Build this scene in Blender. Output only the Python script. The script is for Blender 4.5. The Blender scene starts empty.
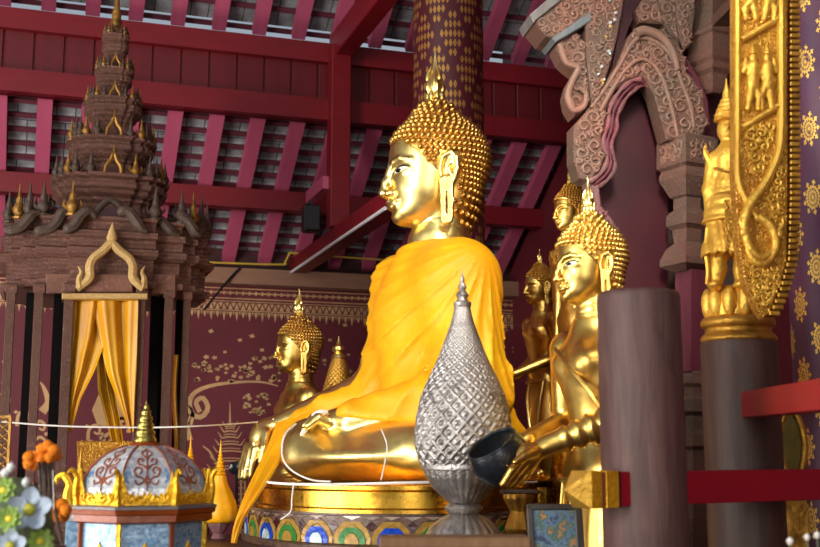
import bpy, math, random
import numpy as np
from mathutils import Vector, Matrix
random.seed(7); RNG = np.random.default_rng(7)
PI = math.pi
SC = bpy.context.scene
COL = SC.collection
V3 = lambda *a: np.array(a, dtype=float)

# ------------------------------------------------------------------ camera
FPX = 820*50/36
YAW = math.radians(18.25); PITCH = math.radians(8.8)
CAM = V3(0, 0, 1.6)
Fw = V3(math.sin(YAW)*math.cos(PITCH), math.cos(YAW)*math.cos(PITCH), math.sin(PITCH))
Rt = V3(math.cos(YAW), -math.sin(YAW), 0)
Up = np.cross(Rt, Fw)
def ray(px, py): return Fw + (px-410)/FPX*Rt + (273.5-py)/FPX*Up
def P(px, py, d): return CAM + d*ray(px, py)                 # point at camera depth d
def PY(px, py, Y): r = ray(px, py); return CAM + r*((Y-CAM[1])/r[1])
def PX(px, py, X): r = ray(px, py); return CAM + r*((X-CAM[0])/r[0])
def PZ(px, py, Z): r = ray(px, py); return CAM + r*((Z-CAM[2])/r[2])

def make_camera():
    c = bpy.data.cameras.new('camera'); o = bpy.data.objects.new('camera', c); COL.objects.link(o)
    m = Matrix((Rt, Up, -Fw)).transposed().to_4x4()
    m.translation = Vector(CAM)
    o.matrix_world = m
    c.lens = 50; c.sensor_width = 36; c.sensor_fit = 'HORIZONTAL'; c.clip_start = .05; c.clip_end = 200
    c.dof.use_dof = True; c.dof.focus_distance = 6.9; c.dof.aperture_fstop = 3.2
    SC.camera = o

# ------------------------------------------------------------------ materials
def s2l(c):
    return tuple(((x/255)/12.92 if x/255 <= .04045 else ((x/255+.055)/1.055)**2.4) for x in c) + (1,)
class NT:
    def __init__(self, name):
        self.m = bpy.data.materials.new(name); self.m.use_nodes = True
        self.t = self.m.node_tree; self.n = self.t.nodes; self.b = self.n['Principled BSDF']
    def add(self, typ, **kw):
        n = self.n.new(typ)
        for k, v in kw.items():
            if k.startswith('i_'):
                key = k[2:]
                key = int(key) if key.isdigit() else key.replace('_', ' ')
                self.put(n, key, v)
            else: setattr(n, k, v)
        return n
    def put(self, n, key, v):
        s = n.inputs[key]
        if isinstance(v, bpy.types.NodeSocket): self.t.links.new(v, s)
        elif isinstance(v, bpy.types.Node): self.t.links.new(v.outputs[0], s)
        else: s.default_value = v
    def math(self, op, a, b=None, c=None, clamp=False):
        n = self.n.new('ShaderNodeMath'); n.operation = op; n.use_clamp = clamp
        for i, v in enumerate((a, b, c)):
            if v is not None: self.put(n, i, v)
        return n.outputs[0]
    def coord(self, kind='Object'):
        return self.add('ShaderNodeTexCoord').outputs[kind]
    def mapping(self, vec, scale=(1, 1, 1), rot=(0, 0, 0), loc=(0, 0, 0)):
        n = self.add('ShaderNodeMapping'); self.put(n, 'Vector', vec)
        n.inputs['Scale'].default_value = scale; n.inputs['Rotation'].default_value = rot; n.inputs['Location'].default_value = loc
        return n.outputs[0]
    def noise(self, vec, scale, detail=4, rough=.55, dist=0):
        n = self.add('ShaderNodeTexNoise'); self.put(n, 'Vector', vec)
        n.inputs['Scale'].default_value = scale; n.inputs['Detail'].default_value = detail
        n.inputs['Roughness'].default_value = rough; n.inputs['Distortion'].default_value = dist
        return n.outputs[0]
    def ramp(self, fac, stops, interp='LINEAR'):
        n = self.add('ShaderNodeValToRGB'); self.put(n, 0, fac); r = n.color_ramp; r.interpolation = interp
        while len(r.elements) < len(stops): r.elements.new(.5)
        for e, (p, c) in zip(r.elements, stops):
            e.position = p; e.color = c if len(c) == 4 else s2l(c)
        return n.outputs[0]
    def mix(self, fac, a, b, blend='MIX'):
        n = self.add('ShaderNodeMix', data_type='RGBA', blend_type=blend)
        self.put(n, 0, fac); self.put(n, 6, a); self.put(n, 7, b)
        return n.outputs[2]
    def bump(self, h, strength=.5, dist=.01, normal=None):
        n = self.add('ShaderNodeBump'); self.put(n, 'Height', h)
        n.inputs['Strength'].default_value = strength; n.inputs['Distance'].default_value = dist
        if normal is not None: self.put(n, 'Normal', normal)
        self.put(self.b, 'Normal', n.outputs[0]); return n.outputs[0]
    def set(self, **kw):
        for k, v in kw.items(): self.put(self.b, k.replace('_', ' '), v)
        return self
def simple(name, col, rough=.6, metal=0, var=.25, vscale=6, bump=.15, bscale=30, coat=0, spec=.5):
    t = NT(name); co = t.coord()
    c = s2l(col)
    n = t.noise(co, vscale, 5)
    f = t.ramp(n, [(.3, (1-var,)*3+(1,)), (.7, (1+var*.4,)*3+(1,))])
    t.set(Base_Color=t.mix(1, c, f, 'MULTIPLY'), Roughness=rough, Metallic=metal)
    t.b.inputs['Coat Weight'].default_value = coat; t.b.inputs['Specular IOR Level'].default_value = spec
    if bump: t.bump(t.noise(co, bscale, 4), bump, .01)
    return t.m

# ------------------------------------------------------------------ mesh builder
class MB:
    def __init__(self): self.v = []; self.f = []; self.n = 0
    def add(self, verts, faces, M=None):
        verts = np.asarray(verts, float).reshape(-1, 3)
        if M is not None:
            M = np.array(M); verts = verts @ M[:3, :3].T + M[:3, 3]
        self.v.append(verts); k = self.n
        self.f.extend([tuple(i+k for i in f) for f in faces]); self.n += len(verts)
        return self
    def merge(self, other, M=None, S=1.0):
        if other.n: self.add(np.concatenate(other.v)*S, other.f, M)
        return self
    def box(self, c, s, rz=0, M=None, bev=0):
        cx, cy, cz = c; a, b, h = s[0]/2, s[1]/2, s[2]/2
        if bev <= 0:
            vs = [(x, y, z) for z in (-h, h) for x, y in ((-a, -b), (a, -b), (a, b), (-a, b))]
            fs = [(3, 2, 1, 0), (4, 5, 6, 7), (0, 1, 5, 4), (1, 2, 6, 5), (2, 3, 7, 6), (3, 0, 4, 7)]
        else:
            rings = []
            for z, e in ((-h, bev), (-h+bev, 0), (h-bev, 0), (h, bev)):
                A, B = a-e, b-e; q = 0 if e else bev
                if e: rings.append([(x, y, z) for x, y in ((-A+bev*0, -B), (A, -B), (A, -B), (A, B), (A, B), (-A, B), (-A, B), (-A, -B))])
                else: rings.append([(-a+bev, -b, z), (a-bev, -b, z), (a, -b+bev, z), (a, b-bev, z), (a-bev, b, z), (-a+bev, b, z), (-a, b-bev, z), (-a, -b+bev, z)])
            rings[0] = [(x*(1-0), y, z) for x, y, z in [(-a+bev, -b+bev, -h), (a-bev, -b+bev, -h), (a-bev, -b+bev, -h), (a-bev, b-bev, -h), (a-bev, b-bev, -h), (-a+bev, b-bev, -h), (-a+bev, b-bev, -h), (-a+bev, -b+bev, -h)]]
            rings[3] = [(x, y, h) for x, y, z in rings[0]]
            vs = [p for r in rings for p in r]
            fs = [tuple(range(7, -1, -1)), tuple(range(24, 32))]
            for k in range(3):
                for i in range(8):
                    j = (i+1) % 8; fs.append((8*k+i, 8*k+j, 8*k+8+j, 8*k+8+i))
        vs = np.array(vs, float)
        if rz:
            cz_, sz_ = math.cos(rz), math.sin(rz); vs = vs @ np.array([[cz_, sz_, 0], [-sz_, cz_, 0], [0, 0, 1]])
        return self.add(vs+np.array([cx, cy, cz]), fs, M)
    def lathe(self, prof, n=24, c=(0, 0, 0), sx=1, sy=1, caps=True, M=None, flute=None):
        """prof: [(r,z)...] from bottom to top"""
        vs = []; fs = []
        for r, z in prof:
            for i in range(n):
                a = 2*PI*i/n; rr = r*(flute(a, z) if flute else 1)
                vs.append((c[0]+rr*math.cos(a)*sx, c[1]+rr*math.sin(a)*sy, c[2]+z))
        for k in range(len(prof)-1):
            for i in range(n):
                j = (i+1) % n; fs.append((k*n+i, k*n+j, k*n+n+j, k*n+n+i))
        if caps:
            fs.append(tuple(range(n-1, -1, -1))); m = (len(prof)-1)*n; fs.append(tuple(range(m, m+n)))
        return self.add(vs, fs, M)
    def tube(self, pts, rad, n=8, closed=False, caps=True, flat=1.0, up=None):
        pts = np.asarray(pts, float); m = len(pts)
        rad = np.full(m, rad) if np.isscalar(rad) else np.asarray(rad, float)
        if closed: T = np.roll(pts, -1, 0)-np.roll(pts, 1, 0)
        else: T = np.gradient(pts, axis=0)
        T /= np.linalg.norm(T, axis=1, keepdims=True)+1e-12
        ref = np.array(up if up is not None else ((0, 0, 1) if abs(T[0][2]) < .9 else (1, 0, 0)), float)
        vs = []; N = ref-T[0]*ref.dot(T[0]); N /= np.linalg.norm(N)
        for i in range(m):
            if up is not None: N = ref-T[i]*ref.dot(T[i])
            else: N = N-T[i]*N.dot(T[i])
            N = N/(np.linalg.norm(N)+1e-12); B = np.cross(T[i], N)
            for k in range(n):
                a = 2*PI*k/n; vs.append(pts[i]+rad[i]*(math.cos(a)*B+math.sin(a)*N*flat))
        fs = []
        for i in range(m if closed else m-1):
            i2 = (i+1) % m
            for k in range(n):
                k2 = (k+1) % n; fs.append((i*n+k, i*n+k2, i2*n+k2, i2*n+k))
        if not closed and caps:
            fs.append(tuple(range(n-1, -1, -1))); fs.append(tuple(range((m-1)*n, m*n)))
        return self.add(vs, fs)
    def prism(self, poly, t, M=None, bev=0):
        """poly: [(x,z)...] counter-clockwise seen from -y; extruded from y=0 to y=t (front at y=0)"""
        p = np.asarray(poly, float); n = len(p)
        ar = .5*np.sum(p[:, 0]*np.roll(p[:, 1], -1)-np.roll(p[:, 0], -1)*p[:, 1])
        if ar < 0: p = p[::-1]
        rings = []
        if bev:
            q = inset(p, bev)
            rings = [(q, 0), (p, bev), (p, t-bev), (q, t)]
        else: rings = [(p, 0), (p, t)]
        vs = [(x, y, z) for r, y in rings for x, z in r]
        fs = [tuple(range(n))]
        for k in range(len(rings)-1):
            for i in range(n):
                j = (i+1) % n; fs.append((k*n+j, k*n+i, k*n+n+i, k*n+n+j))
        m = (len(rings)-1)*n
        fs.append(tuple(range(m+n-1, m-1, -1)))
        return self.add(vs, fs, M)
    def stack(self, rings, cap=True, M=None):
        """rings: list of (poly[(x,y)], z) with equal counts"""
        n = len(rings[0][0]); vs = [(x, y, z) for r, z in rings for x, y in r]; fs = []
        for k in range(len(rings)-1):
            for i in range(n):
                j = (i+1) % n; fs.append((k*n+i, k*n+j, k*n+n+j, k*n+n+i))
        if cap:
            fs.append(tuple(range(n-1, -1, -1))); m = (len(rings)-1)*n; fs.append(tuple(range(m, m+n)))
        return self.add(vs, fs, M)
    def gridmesh(self, pts, closed_u=False):
        """pts[nu][nv][3]"""
        pts = np.asarray(pts, float); nu, nv = pts.shape[:2]; fs = []
        for i in range(nu if closed_u else nu-1):
            i2 = (i+1) % nu
            for j in range(nv-1): fs.append((i*nv+j, i2*nv+j, i2*nv+j+1, i*nv+j+1))
        return self.add(pts.reshape(-1, 3), fs)
    def ball(self, c, r, n=10, m=6, M=None):
        r3 = np.array((r, r, r) if np.isscalar(r) else r, float)
        vs = []; fs = []
        for k in range(m+1):
            t = -PI/2+PI*k/m
            for i in range(n):
                a = 2*PI*i/n; vs.append((math.cos(t)*math.cos(a), math.cos(t)*math.sin(a), math.sin(t)))
        for k in range(m):
            for i in range(n):
                j = (i+1) % n; fs.append((k*n+i, k*n+j, k*n+n+j, k*n+n+i))
        return self.add(np.array(vs)*r3+np.array(c, float), fs, M)
    def mesh(self, name, S=1.0, smooth=True, weld=True, angle=40):
        me = bpy.data.meshes.new(name)
        if self.n:
            v = np.concatenate(self.v)*S
            me.from_pydata(v.tolist(), [], self.f)
            me.validate(); me.update()
        if smooth:
            me.polygons.foreach_set('use_smooth', [True]*len(me.polygons))
            try: me.set_sharp_from_angle(angle=math.radians(angle))
            except Exception: pass
        return me
def inset(p, d):
    p = np.asarray(p, float); n = len(p); out = []
    for i in range(n):
        a, b, c = p[i-1], p[i], p[(i+1) % n]
        e1 = b-a; e2 = c-b; e1 = e1/(np.linalg.norm(e1)+1e-9); e2 = e2/(np.linalg.norm(e2)+1e-9)
        n1 = np.array([-e1[1], e1[0]]); n2 = np.array([-e2[1], e2[0]])
        m = n1+n2; L = m.dot(m)
        m = m*(2/max(L, .8)); out.append(b+m*d)
    return np.array(out)

def obj(name, mb, mat, parent=None, S=1.0, smooth=True, loc=None, rot=None, angle=40, label=None):
    me = mb if isinstance(mb, bpy.types.Mesh) else mb.mesh(name, S, smooth, angle=angle)
    if mat is not None and not me.materials: me.materials.append(mat)
    o = bpy.data.objects.new(name, me); COL.objects.link(o)
    if parent is not None: o.parent = parent
    if loc is not None: o.location = loc
    if rot is not None: o.rotation_euler = rot
    if label: o['label'] = label
    return o
def tag(o, label=None, cat=None, group=None, kind=None):
    if label: o['label'] = label
    if cat: o['category'] = cat
    if group: o['group'] = group
    if kind: o['kind'] = kind
    return o
class T:
    """one thing: an Empty at (px,py,d) with local axes turned rz about Z; local unit = one photo pixel at that depth"""
    def __init__(s, name, label, cat, px, py, d, rz=0.0, group=None, kind=None):
        s.o0 = P(px, py, d); s.rz = rz; s.S = d/FPX
        s.ax = V3(math.cos(rz), math.sin(rz), 0); s.ay = V3(-math.sin(rz), math.cos(rz), 0)
        s.root = bpy.data.objects.new(name, None); COL.objects.link(s.root)
        s.root.empty_display_size = .1
        s.root.location = s.o0; s.root.rotation_euler = (0, 0, rz)
        tag(s.root, label, cat, group, kind)
    def L(s, px, py, y=0.0):
        r = ray(px, py); o = CAM-s.o0
        t = (y*s.S-o.dot(s.ay))/r.dot(s.ay)
        q = o+t*r
        return V3(q.dot(s.ax), q.dot(s.ay), q[2])/s.S
    def part(s, name, mb, mat, parent=None, smooth=True, label=None, angle=40, loc=None):
        return obj(name, mb, mat, parent or s.root, s.S, smooth, angle=angle, label=label, loc=loc)
    def inst(s, name, me, mat, loc, parent=None, rz=0, scale=1, label=None):
        o = obj(name, me, mat, parent or s.root, loc=[c*s.S for c in loc], rot=(0, 0, rz), label=label)
        o.scale = (scale,)*3 if np.isscalar(scale) else scale
        return o
CAMRZ = -YAW

def spline(pts, n, closed=False):
    """Catmull-Rom through pts -> n samples"""
    p = np.asarray(pts, float); m = len(p)
    seg = m if closed else m-1
    out = []
    for k in range(n):
        t = k/(n if closed else n-1)*seg; i = min(int(t), seg-1); u = t-i
        g = (lambda j: p[j % m]) if closed else (lambda j: p[min(max(j, 0), m-1)])
        a, b, c, d = g(i-1), g(i), g(i+1), g(i+2)
        out.append(.5*((2*b)+(-a+c)*u+(2*a-5*b+4*c-d)*u*u+(-a+3*b-3*c+d)*u**3))
    return np.array(out)

# ------------------------------------------------------------------ signed distance modelling
def smin(a, b, k):
    h = np.clip(.5+.5*(b-a)/k, 0, 1); return b+(a-b)*h-k*h*(1-h)
def smax(a, b, k): return -smin(-a, -b, k)
def sd_sph(p, c, r): return np.linalg.norm(p-np.array(c, np.float32), axis=-1)-r
def sd_ell(p, c, r, rot=None):
    q = p-np.array(c, np.float32)
    if rot is not None: q = q @ np.array(rot, np.float32)
    r = np.array(r, np.float32)
    k0 = np.linalg.norm(q/r, axis=-1); k1 = np.linalg.norm(q/(r*r), axis=-1)
    return k0*(k0-1)/np.maximum(k1, 1e-6)
def sd_cap(p, a, b, ra, rb=None):
    rb = ra if rb is None else rb
    a = np.array(a, np.float32); b = np.array(b, np.float32); ab = b-a
    t = np.clip(((p-a) @ ab)/max(float(ab @ ab), 1e-9), 0, 1)
    return np.linalg.norm(p-a-t[..., None]*ab, axis=-1)-(ra+(rb-ra)*t)
def sd_chain(p, pts, rs, k=4):
    d = None
    for i in range(len(pts)-1):
        e = sd_cap(p, pts[i], pts[i+1], rs[i], rs[i+1]); d = e if d is None else smin(d, e, k)
    return d
def rotz(a): c, s = math.cos(a), math.sin(a); return np.array([[c, -s, 0], [s, c, 0], [0, 0, 1]])
def roty(a): c, s = math.cos(a), math.sin(a); return np.array([[c, 0, s], [0, 1, 0], [-s, 0, c]])
def rotx(a): c, s = math.cos(a), math.sin(a); return np.array([[1, 0, 0], [0, c, -s], [0, s, c]])
def surface(f, lo, hi, h):
    """naive surface nets of f<0 inside the box"""
    lo = np.array(lo, float); hi = np.array(hi, float)
    n = np.ceil((hi-lo)/h).astype(int)+1
    ax = [lo[i]+h*np.arange(n[i]) for i in range(3)]
    val = np.empty(n, np.float32)
    step = max(1, int(400000/(n[1]*n[2])))
    for i in range(0, n[0], step):
        g = np.stack(np.meshgrid(ax[0][i:i+step], ax[1], ax[2], indexing='ij'), -1).astype(np.float32)
        val[i:i+step] = f(g.reshape(-1, 3)).reshape(g.shape[:3])
    val[0] = np.maximum(val[0], .01); val[-1] = np.maximum(val[-1], .01)
    val[:, 0] = np.maximum(val[:, 0], .01); val[:, -1] = np.maximum(val[:, -1], .01)
    val[:, :, 0] = np.maximum(val[:, :, 0], .01); val[:, :, -1] = np.maximum(val[:, :, -1], .01)
    ins = val < 0
    c = n-1
    corner = [(a, b, d) for a in (0, 1) for b in (0, 1) for d in (0, 1)]
    sl = lambda o: tuple(slice(o[i], o[i]+c[i]) for i in range(3))
    cnt = sum(ins[sl(o)].astype(np.int8) for o in corner)
    act = (cnt > 0) & (cnt < 8)
    idx = np.argwhere(act)
    vid = np.full(c, -1, np.int64); vid[act] = np.arange(len(idx))
    acc = np.zeros((len(idx), 3)); num = np.zeros(len(idx))
    for a in corner:
        for k in range(3):
            if a[k] == 0:
                b = list(a); b[k] = 1
                va = val[idx[:, 0]+a[0], idx[:, 1]+a[1], idx[:, 2]+a[2]]
                vb = val[idx[:, 0]+b[0], idx[:, 1]+b[1], idx[:, 2]+b[2]]
                m = (va < 0) != (vb < 0)
                t = np.where(m, va/np.where(m, va-vb, 1), 0)
                pt = np.tile(np.array(a, float), (len(idx), 1)); pt[:, k] += t
                acc[m] += pt[m]; num[m] += 1
    verts = lo+h*(idx+acc/num[:, None])
    faces = []
    for k in range(3):
        u, w = (k+1) % 3, (k+2) % 3
        s0 = [slice(1, n[i]-1) for i in range(3)]; s0[k] = slice(0, n[k]-1)
        s1 = list(s0); s1[k] = slice(1, n[k])
        A = ins[tuple(s0)]; B = ins[tuple(s1)]
        e = np.argwhere(A != B)
        if not len(e): continue
        flip = A[tuple(e.T)]
        off = np.array([s.start for s in s0]); e = e+off
        def cell(du, dw):
            q = e.copy(); q[:, u] -= du; q[:, w] -= dw; return vid[q[:, 0], q[:, 1], q[:, 2]]
        q = np.stack([cell(1, 1), cell(0, 1), cell(0, 0), cell(1, 0)], 1)
        q[~flip] = q[~flip][:, ::-1]
        faces.append(q)
    faces = np.concatenate(faces)
    faces = faces[(faces >= 0).all(1)]
    mb = MB(); mb.add(verts, [tuple(map(int, r)) for r in faces]); return mb
def project(f, pts, d, tmax, steps=60):
    """march pts along d until f<0, then bisect; returns points and a hit mask"""
    pts = np.asarray(pts, float); d = np.broadcast_to(np.asarray(d, float), pts.shape)
    t = np.zeros(len(pts)); hit = np.zeros(len(pts), bool); lo = np.zeros(len(pts)); hi = np.zeros(len(pts))
    for i in range(steps+1):
        t = np.full(len(pts), tmax*i/steps); v = f((pts+t[:, None]*d).astype(np.float32))
        new = (v < 0) & ~hit
        lo[new] = tmax*max(i-1, 0)/steps; hi[new] = tmax*i/steps; hit |= new
    for _ in range(14):
        mid = (lo+hi)/2; v = f((pts+mid[:, None]*d).astype(np.float32))
        ins = v < 0; hi = np.where(ins, mid, hi); lo = np.where(ins, lo, mid)
    return pts+hi[:, None]*d, hit
# ------------------------------------------------------------------ materials
def gold_mat(name, base=(222, 172, 74), dark=(150, 96, 30), rough=.24, patch=2.5, bump=.12, bscale=8, metal=1.0):
    t = NT(name); co = t.coord()
    n = t.noise(co, patch, 6, .6); n2 = t.noise(co, patch*9, 3)
    t.set(Base_Color=t.ramp(n, [(.28, dark), (.48, base), (.8, tuple(min(255, c+16) for c in base))]), Metallic=metal)
    r = t.math('MULTIPLY_ADD', n2, .22, rough-.1, clamp=True); t.set(Roughness=r)
    t.bump(t.noise(co, bscale, 3), bump, .02)
    return t.m
GOLD = gold_mat('polished_gold', (232, 194, 104), (190, 140, 60), .34)
GOLDB = gold_mat('pale_polished_gold', (242, 214, 132), (212, 168, 84), .33, 2.5, .06)
GOLDH = gold_mat('hair_gold', (204, 160, 80), (136, 94, 38), .36)
GOLDD = gold_mat('dull_gilding', (186, 136, 52), (96, 60, 20), .46, 6, .4, 25, .8)
GOLDC = gold_mat('carved_gilding', (222, 172, 66), (178, 118, 36), .44, 6, .35, 40, .6)
GOLDP = gold_mat('tarnished_gilding', (150, 108, 46), (74, 48, 22), .5, 8, .4, 40, .6)
GOLDBASE = gold_mat('aged_gold_plinth', (206, 158, 58), (110, 70, 18), .26, 1.6, .15, 5)

def robe_mat(name, col, col2, weave=120, sheen=.3, rough=.5):
    t = NT(name); co = t.coord()
    n = t.noise(co, 2.2, 4)
    br = t.add('ShaderNodeTexBrick'); t.put(br, 'Vector', t.mapping(co, (1, 1, 1), (PI/2, 0, 0)))
    br.inputs['Scale'].default_value = weave; br.inputs['Mortar Size'].default_value = .06
    br.inputs['Color1'].default_value = (1, 1, 1, 1); br.inputs['Color2'].default_value = (.8, .8, .8, 1); br.inputs['Mortar'].default_value = (0, 0, 0, 1)
    c = t.ramp(n, [(.3, col2), (.65, col)])
    t.set(Base_Color=t.mix(.22, c, br.outputs[0], 'MULTIPLY'), Roughness=rough)
    t.b.inputs['Sheen Weight'].default_value = sheen; t.b.inputs['Sheen Tint'].default_value = s2l((255, 220, 120))
    t.b.inputs['Subsurface Weight'].default_value = .0
    t.bump(t.math('ADD', t.math('MULTIPLY', br.outputs[0], .12), t.noise(co, 14, 4)), .25, .006)
    return t.m
ROBE = robe_mat('saffron_cloth', (255, 186, 0), (246, 158, 0), 120, 0, .55)
CURTAIN = robe_mat('yellow_satin', (222, 162, 4), (202, 134, 2), 300, 0, .34)
WAX = simple('yellow_wax', (250, 176, 14), .4, 0, .2, 9, .25, 40)

def wood_mat(name, a, b, rough=.7, scale=3, bump=.35, grain=(1, 1, .12), g=24):
    t = NT(name); co = t.coord(); m = t.mapping(co, grain)
    n = t.noise(m, g, 6, .65, .6); n2 = t.noise(co, scale, 4)
    c = t.mix(t.math('MULTIPLY', n2, .8), t.ramp(n, [(.3, a), (.72, b)]), s2l(a), 'MIX')
    t.set(Base_Color=c, Roughness=rough); t.bump(n, bump, .01); return t.m
STUBW = wood_mat('weathered_purple_brown_wood', (72, 46, 42), (116, 84, 76), .6, 2)
DARKW = wood_mat('dark_brown_wood', (54, 33, 26), (92, 60, 48), .55, 2)
LEDGEW = wood_mat('pale_brown_wood', (112, 78, 50), (150, 112, 76), .7)
PLATEW = wood_mat('tan_plate_wood', (132, 92, 70), (160, 118, 92), .7, 2, .2, (.1, 1, 1))
REDB = wood_mat('deep_red_paint', (104, 6, 18), (130, 10, 24), .45, 2, .12, (.15, .15, 1), 14)
REDP = wood_mat('dark_red_panel_paint', (84, 5, 14), (108, 8, 20), .5, 1.5, .12, (1, 1, .1), 14)
RAFT = wood_mat('rose_red_rafter_paint', (176, 74, 104), (190, 92, 120), .55, 1.3, .12, (1, .2, .2), 10)
RAILM = wood_mat('bright_red_rail_paint', (140, 8, 28), (168, 12, 36), .4, 2, .1, (.2, 1, 1), 12)
BATT = simple('dark_red_batten', (92, 34, 48), .7)
BLACK = simple('black_plastic', (22, 22, 25), .5)
WHITE = simple('white_thread', (238, 232, 222), .7, 0, .05, 6, 0)
CHALK = simple('white_plastic', (225, 222, 226), .4, 0, .05, 6, 0)
YPIPE = simple('yellow_pipe', (205, 168, 60), .45)
SILVER = gold_mat('worn_silver', (178, 172, 168), (112, 102, 98), .4, 7, .35, 70, .9)
MARI = simple('orange_marigold', (248, 140, 6), .8, 0, .4, 60, .3, 80)
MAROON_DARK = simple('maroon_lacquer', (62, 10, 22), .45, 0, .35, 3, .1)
PURPLEW = wood_mat('purple_red_painted_wood', (88, 28, 42), (122, 52, 70), .65, 3)

def carved(name, a, b, c, scale=26, bump=1.0, gold=0.0, rough=.65, dist=.02, bands=0.0, relief=1.0):
    """weathered carved wood: flowing leaf relief, optional moulding lines, worn paint in patches"""
    t = NT(name); co = t.coord()
    nz = t.add('ShaderNodeTexNoise'); t.put(nz, 'Vector', co); nz.inputs['Scale'].default_value = scale*.28; nz.inputs['Detail'].default_value = 2
    ms = t.add('ShaderNodeVectorMath', operation='MULTIPLY_ADD'); t.put(ms, 0, nz.outputs['Color']); ms.inputs[1].default_value = (4.2/scale,)*3; t.put(ms, 2, co)
    vn = t.add('ShaderNodeTexVoronoi', feature='SMOOTH_F1'); t.put(vn, 'Vector', ms.outputs[0]); vn.inputs['Scale'].default_value = scale*1.1; vn.inputs['Smoothness'].default_value = .35
    w = t.math('SINE', t.math('MULTIPLY', vn.outputs['Distance'], 17))
    n = t.noise(co, 3.2, 6, .65); n2 = t.noise(co, 70, 4, .7)
    h = t.math('ADD', t.math('MULTIPLY_ADD', w, .32*relief, .4), t.math('MULTIPLY', n2, .35))
    if bands:
        sx = t.add('ShaderNodeSeparateXYZ'); t.put(sx, 0, co)
        h = t.math('ADD', h, t.math('MULTIPLY', t.math('SINE', t.math('MULTIPLY', sx.outputs[2], bands)), .14))
    col = t.mix(t.ramp(n, [(.38, (0, 0, 0, 1)), (.62, (1, 1, 1, 1))]), s2l(a), s2l(b))
    col = t.mix(t.math('MULTIPLY', t.ramp(h, [(.55, (0, 0, 0, 1)), (.95, (1, 1, 1, 1))]), .7), col, s2l(c))
    t.set(Base_Color=col, Roughness=rough, Metallic=gold); t.bump(h, bump, dist); return t.m
PRASAT = carved('carved_pink_brown_wood', (104, 64, 52), (80, 50, 38), (150, 102, 84), 50, .7, 0, .6, .012, 200, .8)
POSTM = carved('lattice_carved_post', (84, 50, 44), (98, 64, 50), (150, 108, 84), 90, .8, 0, .6, .01)
CARV = carved('weathered_carved_wood', (104, 66, 54), (82, 66, 54), (142, 106, 88), 40, .6, 0, .7, .012, 0, .5)
CARVL = carved('raised_weathered_carving', (136, 92, 76), (108, 90, 76), (172, 134, 112), 60, .4, 0, .65, .008, 0, .3)
CARVR = carved('red_worn_carving', (128, 58, 66), (108, 76, 72), (172, 122, 124), 60, .6, 0, .6, .01, 0, .5)
PALEG = carved('pale_gilded_carving', (188, 150, 88), (166, 128, 70), (220, 190, 130), 60, .5, 0, .5, .008)
GILT = carved('gilded_relief', (200, 142, 40), (176, 112, 26), (236, 188, 84), 44, .7, .55, .42, .01)
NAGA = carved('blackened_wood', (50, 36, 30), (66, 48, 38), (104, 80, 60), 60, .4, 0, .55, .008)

def wallmat():
    t = NT('maroon_painted_wall'); co = t.coord()
    n = t.noise(co, 1.6, 5); n2 = t.noise(co, 18, 4)
    c = t.mix(t.math('MULTIPLY', n2, .35), t.ramp(n, [(.3, (94, 22, 34)), (.7, (108, 28, 40))]), s2l((82, 17, 28)))
    t.set(Base_Color=c, Roughness=.6); t.bump(n2, .05, .01); return t.m
WALLM = wallmat()
STENCIL = simple('dull_gold_stencil', (202, 158, 108), .5, .1, .3, 5, 0)

def tilemat():
    t = NT('grey_roof_tiles'); co = t.coord()
    br = t.add('ShaderNodeTexBrick'); t.put(br, 'Vector', t.mapping(co, (1, 1, 1)))
    br.inputs['Scale'].default_value = 1; br.inputs['Brick Width'].default_value = .17; br.inputs['Row Height'].default_value = .4
    br.inputs['Mortar Size'].default_value = .005; br.inputs['Color1'].default_value = s2l((196, 196, 198)); br.inputs['Color2'].default_value = s2l((158, 160, 164))
    br.inputs['Mortar'].default_value = s2l((60, 58, 60)); br.offset = .5
    n = t.noise(co, 5, 6, .7)
    c = t.mix(.85, br.outputs[0], t.ramp(n, [(.3, (110, 106, 104)), (.7, (236, 236, 240))]), 'MULTIPLY')
    t.set(Base_Color=c, Roughness=.85); t.bump(t.noise(co, 20, 4), .3, .01); return t.m
TILE = tilemat()

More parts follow.
